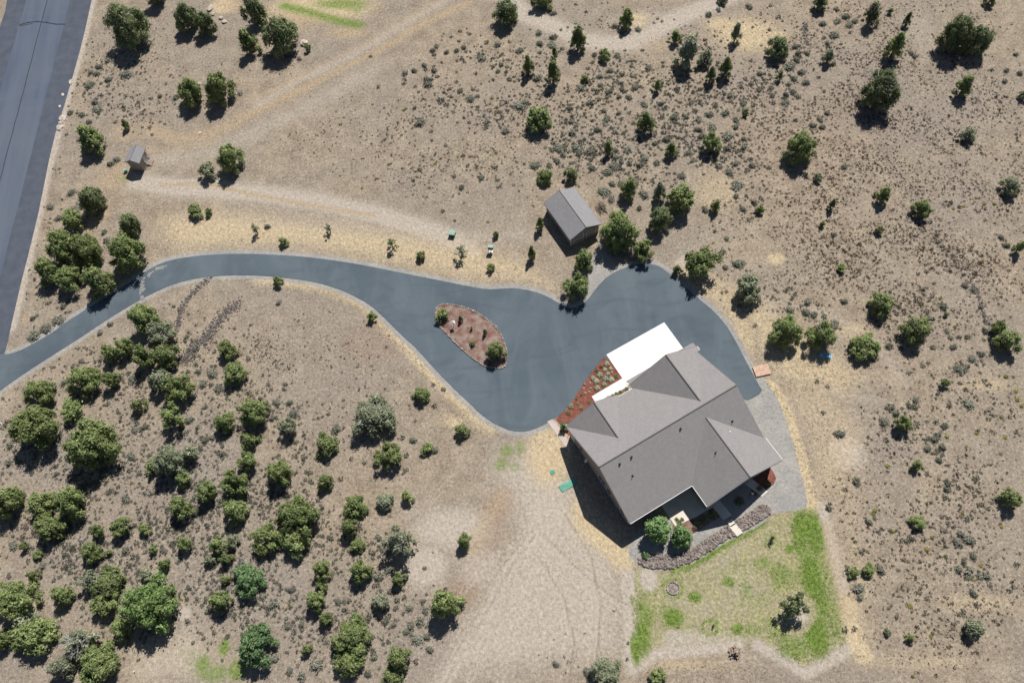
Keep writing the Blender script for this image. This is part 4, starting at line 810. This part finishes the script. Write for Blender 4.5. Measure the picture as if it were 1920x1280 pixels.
def spx(cx, cy):
    a = G(cx, cy, 1.); b = G(cx+10, cy, 1.); return math.hypot(a[0]-b[0], a[1]-b[1])/10
INCL = {3, 4, 5, 7, 8, 13, 15}
for zi, (zone, items) in enumerate(ZONES):
    labs = {}
    for it in items: labs.setdefault((it[4], it[5], it[6]), []).append(it)
    for k in labs: labs[k].sort(key=lambda t: t[0])
    for n_i, it in enumerate(items):
        cx, cy, w_, h_, c, key, dead = it
        i = (n_i*7+int(cx)) % len(PROTO[key]); me, tm, R0, H0 = variant(key, i, c)
        s = spx(cx, cy); r = w_*s/2*(1.0 if key != 'sapling' else 1.1)
        # tree height from how tall it looks: the lean spreads height over the picture
        v0 = np.array([cx-960, -(cy-640), -FPX]); d = RN @ v0; tanv = math.hypot(d[0], d[1])/-d[2]; cosv = 1/math.sqrt(1+tanv*tanv)
        hpx = h_*s*(1/cosv)  # rough vertical extent on the ground, metres
        H = (hpx-2*r*.8)/max(tanv, .25)+r*.5
        lo, hi = {'cone': (1.9, 3.4), 'big': (1.15, 1.9), 'med': (1.2, 1.9), 'small': (1.2, 2.0), 'dense': (1.3, 1.9), 'loose': (1.5, 2.0), 'sapling': (3.0, 5.0)}[key]
        H = min(max(H, lo*r), hi*r)
        X, Y = G(cx, cy+h_*.04, H*.45)
        if c == 'Y': r *= .93
        if zi in INCL or key == 'cone' or (zi == 6 and key != 'big'):
            g0 = np.array(G(cx, cy)); ln = g0/HC; S = np.array([SX, SY]); tot = abs(ln[1]-SY)
            hy = math.hypot(*(np.array(G(cx, cy-h_/2))-np.array(G(cx, cy+h_/2))))
            if key in ('cone', 'sapling'): hk = .93; H = (hy-.5*r)/(hk*tot)
            else: hk = .6; H = (hy-1.6*r)/(hk*tot); hi = min(hi, 1.55)
            H = min(max(H, lo*r*.9), hi*r*1.15); X, Y = g0-hk*H*(ln+S)/2
            r *= .96
        L = labs[(c, key, dead)]; p = L.index(it)
        kindw = 'tree' if (c in 'EW' or key in ('loose', 'sapling')) else 'juniper'
        od = '' if len(L) == 1 else ('leftmost of these ' if p == 0 else 'rightmost of these ' if p == len(L)-1 else (ORD[p]+' of these from left '))
        lb = f"{PW[key]} {CW[c]} {kindw}{' with bare grey branches' if dead else ''}, {od}{zone}"
        lb = ' '.join(lb.split()[:16])
        t = empty('juniper_tree' if kindw == 'juniper' else 'leafy_tree', lb, 'tree', (X, Y, 0), 0, 'junipers and trees '+zone)
        rz = random.uniform(0, 6.28)
        for nm, ms in (('crown', me), ('trunk', tm)):
            o = bpy.data.objects.new(nm, ms); COL.objects.link(o); o.parent = t; o.scale = (r/R0*random.uniform(.94, 1.06), r/R0, H/H0); o.rotation_euler = (0, 0, rz)
        if dead:
            o = bpy.data.objects.new('dead_branches', DEAD[n_i % 2]); COL.objects.link(o); o.parent = t; o.scale = (r/2.0*.95, r/2.0*.95, H/3.5*1.02); o.rotation_euler = (0, 0, rz)
# bare lawn saplings' tall stems
for px, py, hh in ((1443, 1011, 2.4), (1338, 1173, 2.0)): pass
# ------------------------------------------------------------------ sagebrush
SAGE = {
 (480,0): [(1355,345,45),(1325,380,50),(1335,415,40),(1525,310,35),(1430,392,45),(1505,380,45),(1560,355,45),(1690,440,70),(1810,335,60),(1185,530,50),(1260,490,45),(1270,522,40),(1335,530,50),(1115,550,55),(1115,600,40),(1110,630,40),(1275,590,45),(1310,595,45),(1290,635,80),(1195,650,35),(1530,680,50),(1610,742,75),(1235,915,90),(1205,935,45),(1650,555,40),(1840,485,45),(1815,535,45),(1875,540,40),(1900,595,45),(1780,600,35),(1870,990,65),(1725,960,40),(1800,1258,40),(1320,1055,30),(1425,1095,35),(105,425,40),(265,410,50),(235,435,30),(325,440,45),(1190,810,40),(1730,915,50),(860,425,35),(920,655,40)],
 (960,0): [(60,800,100),(95,770,60),(435,815,45),(690,830,50),(445,915,50),(640,975,55),(710,890,70),(800,850,45),(1025,510,60),(620,410,45),(790,415,60),(570,515,40),(735,530,60),(660,575,55),(515,660,70),(660,640,45),(725,690,60),(800,725,50),(825,670,50),(880,730,60),(920,660,70),(1115,780,50),(990,785,70),(1210,875,65),(1310,880,45),(1400,895,60),(1480,860,70),(1680,900,60),(1635,720,60),(1735,775,60),(1530,790,50),(1600,850,70),(1425,1020,60),(1400,975,60),(1500,955,80),(1620,1020,100),(1740,1105,65),(1680,955,55),(1320,1145,55),(1615,1115,60),(1740,1040,45),(350,1115,90),(490,1110,90),(590,1130,80),(380,1160,60),(500,1150,60),(780,1180,50),(780,1130,45),(865,1120,70),(990,1190,70),(1085,1220,60),(820,1210,50),(885,1225,50),(170,1240,90),(280,1240,60),(340,1210,60),(600,1260,60),(770,1250,90),(960,1240,60),(1550,1250,60),(1680,1230,50),(1800,1245,55),(1160,1050,60),(1070,1080,45),(770,990,45),(450,1005,60),(190,590,80),(310,100,60),(945,220,55),(770,195,60),(1475,110,60),(1550,75,50),(310,280,70),(200,250,60),(210,330,60),(300,340,80),(1855,670,55),(1795,630,45),(60,380,70),(1860,555,50),(1780,50,70),(580,770,60)],
 (1440,0): [(410,180,60),(500,265,80),(610,190,70),(650,160,60),(585,125,70),(515,70,50),(520,160,70),(205,350,60),(295,400,50),(225,400,50),(215,450,60),(160,500,100),(250,545,65),(195,590,60),(155,630,50),(285,620,65),(190,690,60),(225,725,50),(130,770,80),(35,715,50),(135,710,50),(445,850,50),(395,900,55),(335,940,60),(405,955,50),(1075,400,50),(1100,420,50),(1860,410,45),(1790,530,50),(1890,550,50),(1775,610,50),(490,480,50),(445,325,50),(575,1250,60)],
 (1440,320): [(495,480,50),(1215,385,45),(1260,480,45),(1305,570,45),(1270,540,40),(1480,860,60),(1550,890,70),(1160,895,45),(1315,1020,75),(1110,980,50),(1190,1055,50),(1145,1005,45),(300,985,70),(570,980,60),(165,1045,70),(285,1060,75),(345,1080,60),(420,1100,50),(500,1150,80),(1340,1205,50),(1430,1250,50),(1495,1250,50),(1790,560,60),(1750,500,50),(1630,1200,60),(1370,1255,50)],
 (1440,640): [(1440,205,110),(920,490,80),(960,540,60),(870,600,85),(1060,480,60),(1110,440,60),(1100,490,60),(1505,470,100),(1390,40,60),(1530,130,70),(1605,95,60),(1240,45,50),(910,35,70),(1110,620,45),(1260,605,50),(1330,630,60),(1275,700,70),(1250,730,80),(1310,795,60),(1195,805,60),(1285,890,60),(885,740,50),(1350,1060,70),(1345,1110,60),(665,1050,75),(580,1110,45),(540,690,90),(415,535,45),(365,300,45),(445,340,40),(1355,485,50),(1330,1170,50),(455,1245,60)],
 (1440,960): [(755,70,60),(1420,230,90),(1510,210,100),(1540,325,70),(1430,430,70),(1510,450,100),(1640,480,70),(1590,480,60),(1540,610,70),(845,435,80),(680,575,100),(690,640,60),(895,900,60),(575,880,60),(645,875,50),(1090,205,50),(1045,220,50),(1165,205,50),(700,300,50),(1810,590,50),(1840,560,45),(1470,370,60),(1450,160,60)],
 (480,640): [(120,575,50),(155,455,70),(250,460,55),(280,540,80),(1340,485,50),(1180,740,60),(1350,815,60),(355,870,50),(635,1030,50),(290,985,50),(1330,325,40),(1405,360,45),(715,880,40),(1130,855,50),(600,660,80)],
 (480,960): [(920,190,60),(970,290,80),(1000,430,80),(920,480,80),(700,665,45),(615,670,60),(270,580,60),(130,690,70),(240,860,60),(340,840,60),(1150,720,60),(1110,640,50),(1060,660,50),(1050,720,50),(850,770,50),(970,820,60),(1230,820,80),(1160,850,70),(1130,895,60),(1210,955,100),(1280,935,60),(1270,735,60),(1305,1030,60),(840,1210,60),(885,1085,60),(1200,1120,50),(250,1190,60),(140,1100,70),(50,630,60),(450,1150,100),(340,1230,80)],
 (960,960): [(330,1140,60),(570,1200,80),(865,1100,35),(870,980,30)],
 (0,0): [(740,500,60),(725,555,60),(680,540,50),(805,455,50),(950,560,90),(810,600,60),(1200,720,45),(670,640,80),(710,770,50),(615,860,60),(730,820,80),(665,915,50),(830,1230,60),(875,1195,60),(525,845,50),(1800,700,50),(1320,730,60)],
 (0,320): [(535,165,70),(375,270,60),(575,285,100),(440,355,60),(780,460,50),(800,525,60),(245,1105,45),(470,1020,50),(440,1120,100),(345,1185,90),(250,1240,100),(750,1215,50),(825,1150,50)],
 (0,640): [(480,310,60),(1490,225,50),(1590,245,80),(1520,320,70),(1640,350,80),(1420,590,70),(1080,640,60),(1010,660,60),(980,860,70),(940,1180,80),(1540,740,60),(1590,720,50),(1665,840,60),(75,780,60),(65,910,60),(1000,280,90)],
 (0,960): [(100,250,70),(320,400,60),(940,290,60),(20,160,50)],
 (480,320): [(85,420,50),(1540,125,50),(1690,50,60),(170,990,50),(1400,305,40)],
 (960,320): [(690,160,110),(745,215,70),(750,100,60),(720,10,90),(915,100,80),(990,180,90),(955,280,50),(1450,295,60),(1275,40,70),(1690,110,110),(1815,235,50),(1865,210,45),(1735,290,60),(1520,455,40),(1610,510,50),(1575,610,70),(1515,640,60),(1600,725,50),(1700,700,100),(1680,190,50),(1630,15,80),(840,100,100)],
}
def bush(R, H, n, cs, spread=1.):
    d = unit(n); d[:, 2] = abs(d[:, 2]); rr = rng.uniform(.55, 1.05, n)[:, None]*(1+.15*np.sin(d[:, :1]*6+3*d[:, 1:2]))
    C = d*rr*np.array([R, R, H]); nn = d+rng.normal(size=(n, 3))*.5; nn /= np.linalg.norm(nn, axis=1, keepdims=True)
    return rot_cards(C, nn, cs*rng.uniform(.5, 1, n), cs*rng.uniform(.8, 1.5, n), np.tile([0, 0, 1.], (n, 1))+d*.6)
def with_core(me, r, h, seed):
    bm = bmesh.new(); bm.from_mesh(me); n0 = len(bm.verts); bmesh.ops.create_icosphere(bm, subdivisions=2, radius=1.); q = random.Random(seed)
    for v in list(bm.verts)[n0:]:
        k = q.uniform(.75, 1.12); v.co.x *= r*k; v.co.y *= r*k; v.co.z = max(v.co.z, -.1)*h*k
    bm.to_mesh(me); bm.free(); return me
SM = []
for s in range(6):
    v, f = bush(.5, .48, 300, .055); SM.append(npmesh(bpy.data.meshes.new('sagebrush'), v, f)); SM[-1] = with_core(SM[-1], .36, .36, s); SM[-1].materials.append(M['sage'])
sl_ = [(ox+x/4, oy+y/4, w_/4) for (ox, oy), L in SAGE.items() for x, y, w_ in L]
sl_ = [t+(t[2]*spx(t[0], t[1]),) for t in sl_]; sl_.sort(key=lambda t: -t[3])
def zone_of(x, y):
    if x < 480 and y < 620: return 'between the main road and the sheds'
    if y < 340 and x < 960: return 'left of the top centre tracks'
    if y < 420 and x < 1440: return 'in the field above the barn'
    if y < 640: return 'in the field at upper right'
    if x > 1440 and y < 900: return 'right of the gravel apron'
    if x > 1150: return 'in the lower right dry field'
    if y < 900: return 'on the slope left of the house'
    return 'on the lower left slope'
extra_sage = []
for k, (x, y, w_, sz) in enumerate(sl_):
    if k >= 298: extra_sage.append((*G(x, y), sz)); continue
    X, Y = G(x, y, .15); o = bpy.data.objects.new('sagebrush', SM[k % 6]); COL.objects.link(o); o.location = (X, Y, 0); o.rotation_euler = (0, 0, random.uniform(0, 6.28))
    o.scale = (sz*1.1, sz*random.uniform(.75, .95), min(sz, 1.3)*random.uniform(.8, 1.1)); zz = zone_of(x, y)
    tag(o, 'one of the larger grey green sagebrush mounds '+zz, 'sagebrush', 'sagebrush '+zz)
# exclusion test for scattered stuff
EXC = [Gl(DRIVE), Gl(ROADW), Gl(LAWN), Gl(GRAVEL), Gl(BARNPAD), [HW(-1, -11), HW(25, -11), HW(25, 16), HW(-1, 16)], Gl([(1010,350),(1070,345),(1130,420),(1070,470)]), Gl([(232,270),(276,270),(272,345),(236,345)]), conc, Gl(BED), Gl([(1026,790),(1036,785),(1070,828),(1060,850)])]
def region_pts(spec, n):
    """random ground points inside photo-space ellipses, uniform in the picture"""
    out = []
    tot = sum(s[4]*s[2]*s[3] for s in spec)
    for cx, cy, rx, ry, wgt in spec:
        m = max(1, int(n*wgt*rx*ry/tot)); a = rng.uniform(0, 6.283, m); q = np.sqrt(rng.uniform(0, 1, m))*rng.uniform(.75, 1.15, m)
        for x, y in zip(cx+np.cos(a)*q*rx, cy+np.sin(a)*q*ry):
            if -250 < x < 2170 and -120 < y < 1420: out.append(G(x, y))
    P = np.array(out); k = np.ones(len(P), bool)
    for e in EXC: k &= ~inpoly(P[:, 0], P[:, 1], e)
    k &= dline(dW, True, P[:, 0], P[:, 1]) > 1.2
    # keep bare tracks bare: look the light mask up on the ground grid
    ix = np.clip(np.searchsorted(xs, P[:, 0]), 0, nx-1); iy = np.clip(np.searchsorted(ys, P[:, 1]), 0, ny-1); lm = masks['light'].reshape(ny, nx)[iy, ix]+.5*masks['dry'].reshape(ny, nx)[iy, ix]
    k &= rng.uniform(0, 1, len(P)) > lm*1.1
    # natural clumping
    cl = np.sin(P[:, 0]*.35+2*np.sin(P[:, 1]*.21))+np.sin(P[:, 1]*.43+1.7*np.sin(P[:, 0]*.17)); k &= rng.uniform(-2.2, 1.2, len(P)) < cl
    return P[k]
def stuff(name, P, sizes, m, ncards, cs, label, cat, flat=.75):
    V = []; n = 0
    proto = [bush(.5, .5*flat, ncards, cs)[0] for _ in range(12)]
    for i, ((x, y), s) in enumerate(zip(P, sizes)):
        t = rng.uniform(0, 6.28); v = proto[i % 12]*s; V.append(np.stack([v[:, 0]*math.cos(t)-v[:, 1]*math.sin(t)+x, v[:, 0]*math.sin(t)+v[:, 1]*math.cos(t)+y, v[:, 2]], 1))
    V = np.concatenate(V); me = npmesh(bpy.data.meshes.new(name), V, np.arange(len(V)).reshape(-1, 4)); return tag(link(name, me, m), label, cat, kind='stuff')
P = region_pts([(1200,240,250,110,2.6),(1180,180,280,170,2.2),(880,150,110,90,1.5),(840,270,160,90,.6),(1480,110,130,110,1.),(1500,200,100,90,.8),(1400,330,120,90,.8),(1760,1060,180,150,.55),(1770,800,170,160,.6),(1700,560,250,120,.4),(230,170,110,90,1.5),(90,560,60,80,.8),(110,330,40,120,.5),(300,850,320,260,1.3),(300,1050,330,180,1.6),(650,1120,170,150,1.2),(620,830,180,120,.3),(400,680,80,60,.6),(1840,250,90,200,.4),(1420,580,100,60,.5),(150,900,150,160,1.),(420,900,120,120,.8)], 15000)
sz = np.clip(rng.lognormal(-.88, .42, len(P)), .2, 1.0)
if extra_sage: P = np.concatenate([P, np.array([e[:2] for e in extra_sage])]); sz = np.concatenate([sz, [e[2] for e in extra_sage]])
stuff('small_sagebrush', P, sz, M['sage'], 44, .1, 'countless small grey green sagebrush clumps over the dry field', 'sagebrush')
P = region_pts([(1720,300,230,330,2.6),(1560,180,200,200,1.5),(1450,420,150,130,1.6),(1650,520,250,130,1.6),(1180,200,270,160,.9),(860,250,140,110,1.3),(700,260,170,90,.9),(840,340,110,50,1.),(1770,820,160,160,1.0),(1760,1090,170,160,1.1),(1650,930,110,80,.8),(230,140,120,110,1.1),(640,680,180,110,.5),(300,900,300,300,.8),(620,1100,160,180,.6),(1060,1210,60,50,.8),(900,720,60,60,.3),(500,100,100,60,.2),(1020,320,60,80,.5),(130,500,100,130,.5)], 24000)
sz = np.clip(rng.lognormal(-1.12, .36, len(P)), .16, .62)
stuff('brown_bunchgrass', P, sz, M['tuft'], 16, .13, 'countless brown bunchgrass tufts dotted over the dry slopes', 'bunchgrass', .8)
# pale grass fringe on lawn edges
P = []
for L, w_ in (([(1185,1070),(1190,1160),(1195,1240)],1.6),([(1530,955),(1545,1000),(1552,1050),(1562,1100),(1575,1150),(1588,1200)],2.6),([(1420,1200),(1460,1225),(1510,1250),(1560,1230),(1590,1205)],1.4),([(1500,965),(1525,990)],3.)):
    Lw = Gl(L)
    for a, b in zip(Lw[:-1], Lw[1:]):
        for _ in range(int(14*math.hypot(a[0]-b[0], a[1]-b[1]))):
            t = random.random(); P.append((a[0]+(b[0]-a[0])*t+random.gauss(0, w_*.45), a[1]+(b[1]-a[1])*t+random.gauss(0, w_*.3)))
P = P[::3]
stuff('pale_seed_grass', P, rng.uniform(.15, .38, len(P)), M['pale'], 7, .12, 'pale seeding grass fringing the edges of the lawn', 'grass', .6)
P = region_pts([(960,640,1000,680,1.)], 60000); ix = np.clip(np.searchsorted(xs, P[:, 0]), 0, nx-1); iy = np.clip(np.searchsorted(ys, P[:, 1]), 0, ny-1)
dm = masks['dry'].reshape(ny, nx)[iy, ix]+.7*masks['orange'].reshape(ny, nx)[iy, ix]; P = P[rng.uniform(.15, 1.6, len(P)) < dm]
M['straw'] = mat('dry_straw', (.5, .42, .27), .9, foliage((.38, .3, .17), (.55, .46, .3), (.62, .55, .4), .2))
stuff('dry_grass', P, rng.uniform(.2, .5, len(P)), M['straw'], 9, .13, 'dry straw coloured grass standing in the yellow patches', 'grass', .5)
# lawn blades
P = np.array(scatter(Gl(LAWN), 9000)); ix = np.searchsorted(xs, P[:, 0]); iy = np.searchsorted(ys, P[:, 1]); gm = masks['green'].reshape(ny, nx)[iy, ix]
P = P[rng.uniform(.3, 1.1, len(P)) < gm]
M['blade'] = mat('lawn_grass_blades', (.16, .24, .05), .9, foliage((.12, .2, .04), (.2, .28, .06), (.35, .36, .15), .3))
stuff('lawn_grass', P, rng.uniform(.18, .4, len(P)), M['blade'], 8, .12, 'green lawn grass growing in watered patches behind the house', 'grass', .35)
# yellow rabbitbrush
YB = {(480,0): [(1740,310),(1815,395),(1770,740),(1755,780),(1665,805),(1805,805),(1800,845),(1110,828),(1740,1140),(1220,1270),(1800,1145),(635,935),(995,1235),(1345,1230),(1690,630),(1505,540)], (480,320): [(1490,375),(1740,385),(795,135),(630,40)],
 (1440,320): [(1465,270),(1390,285),(1620,250),(1560,205),(1290,960),(1335,1085),(1400,1170),(1600,685),(1695,250),(1245,845)], (1440,640): [(1565,690),(1485,790),(1340,715),(1750,570),(1860,375),(1785,265),(1840,265),(1900,485),(1870,440),(895,935),(800,1270),(1780,720)],
 (1440,960): [(790,10),(935,145),(1190,280),(1230,190),(1335,325),(1530,500),(1595,400),(1065,705),(1220,930),(1085,1230),(1460,10),(1750,110)], (0,640): [(985,1060)]}
v, f = bush(.5, .4, 90, .08); ym = npmesh(bpy.data.meshes.new('rabbitbrush'), v, f); ym = with_core(ym, .35, .3, 3); ym.materials.append(M['yel'])
for (ox, oy), L in YB.items():
    for x, y in L:
        X, Y = G(ox+x/4, oy+y/4); o = bpy.data.objects.new('rabbitbrush', ym); COL.objects.link(o); s = random.uniform(.5, .85); o.location = (X, Y, 0); o.scale = (s, s, s*.8); o.rotation_euler = (0, 0, random.uniform(0, 6))
        tag(o, 'small yellow flowering rabbitbrush '+zone_of(ox+x/4, oy+y/4), 'shrub', 'yellow rabbitbrush '+zone_of(ox+x/4, oy+y/4))
# garden plants: round grass mounds, rocks and shrubs in the red mulch bed (survey zoom 9.145 px per px from 1040,640)
def zc(x, y): return 1040+x/9.145, 640+y/9.145
M['mound'] = mat('blue_green_grass_mound', (.42, .45, .33), .9, foliage((.42, .47, .33), (.6, .62, .46), (.75, .7, .55), .1))
v, f = bush(.5, .42, 420, .05); mm = npmesh(bpy.data.meshes.new('grass_mound'), v, f); mm = with_core(mm, .4, .34, 5); mm.materials.append(M['mound'])
for k, (x, y, w_) in enumerate([(897,380,85),(862,475,62),(962,462,60),(775,570,88),(917,552,66),(660,622,72),(716,675,86),(875,635,92),(972,645,88),(848,725,80),(733,795,88)]):
    X, Y = G(*zc(x, y), .2); o = bpy.data.objects.new('grass_mound', mm); COL.objects.link(o); s = w_/9.145*spx(*zc(x, y))*1.4; o.location = (X, Y, .02); o.scale = (s, s, s*.9)
    tag(o, 'round pale blue green grass mound in the red mulch bed by the white concrete', 'plant', 'round grass mounds in the mulch bed')
PL = [('yellow green cushion plant in the mulch bed', 468, 895, 66, 'Y'), ('dark green round shrub in the mulch bed near the walk', 590, 1035, 66, 'G'), ('pale spiky grass clump at the driveway edge of the mulch bed', 275, 1105, 120, 'pale'), ('pale spiky grass clump right of another in the mulch bed', 455, 1130, 95, 'pale'), ('small pale clump between spiky grasses and cushion plant', 385, 1050, 60, 'pale'),
      ('dark purple shrub low in the mulch bed by the house corner', 238, 1225, 85, 'D'), ('dark brown green shrub at the left edge of the mound plants', 722, 495, 80, 'D'), ('orange tinged shrub above the mound plants', 800, 430, 70, 'tuft'), ('yellow green grass clump at the right of the mound plants', 1050, 590, 90, 'Y'), ('small brown shrub above the pale clumps', 378, 985, 50, 'tuft')]
for lb, x, y, w_, c in PL:
    X, Y = G(*zc(x, y), .2); v, f = bush(.5, .4, 260, .06); me = npmesh(bpy.data.meshes.new('garden_shrub'), v, f); o = link('garden_shrub', me, M[c]); s = w_/9.145*spx(*zc(x, y)); o.location = (X, Y, .02); o.scale = (s, s, s*.8); tag(o, lb, 'shrub')
for k, (x, y) in enumerate([(515,735),(605,708),(500,805),(612,800),(528,885),(597,865),(982,528),(660,1080),(590,1140)]):
    X, Y = G(*zc(x, y)); o = bpy.data.objects.new('garden_stone', STM[k % 4]); COL.objects.link(o); o.location = (X, Y, .1); o.scale = (.42, .34, .3); o.rotation_euler = (0, 0, k)
    tag(o, 'small pale stone lying in the red mulch bed', 'stone', 'pale stones in the mulch bed')
for k, (x, y, c) in enumerate([(935,960,'G'),(1060,890,'G'),(1130,860,'G'),(1240,805,'D'),(890,995,'tuft'),(1000,925,'G')]):
    X, Y = G(*zc(x, y), .2); v, f = bush(.5, .4, 160, .07); me = npmesh(bpy.data.meshes.new('garden_shrub'), v, f); o = link('garden_shrub', me, M[c]); o.location = (X, Y, .11); o.scale = (.8, .7, .6)
    o.rotation_euler = (0, 0, HA); tag(o, ['left dark', 'middle', 'right middle', 'rightmost dark', 'leftmost brown', 'second left'][k]+' low shrub in the planting strip along the front eave', 'shrub', 'low shrubs of the planting strip')
for k, (x, y, s, c, lb) in enumerate([(1387,939,1.5,'D','dark shrub in the shaded bed behind the house, right of the walk'),(1338,964,1.3,'G','round shrub in the shaded bed left of the garden path'),(1324,972,1.1,'G','small grey shrub between patio and garden path'),(1309,980,1.1,'Y','yellow green shrub at the lower right patio corner'),(1303,990,.9,'tuft','brown shrub below the patio corner'),
      (1274,978,.9,'Y','yellow green potted plant at the lower patio edge'),(1269,973,.7,'G','small dark topiary ball left on the patio'),(1279,973,.7,'G','small dark topiary ball right on the patio'),(1441,905,.9,'D','dark shrub in the red bed at the right rear corner'),(1425,915,1.,'D','dark shrub in shade left of the right rear bed')]):
    X, Y = G(x, y, .2); v, f = bush(.5, .5, 260, .06); me = npmesh(bpy.data.meshes.new('garden_shrub'), v, f); o = link('garden_shrub', me, M[c]); o.location = (X, Y, .05); o.scale = (s, s, s*.9); tag(o, lb, 'shrub')
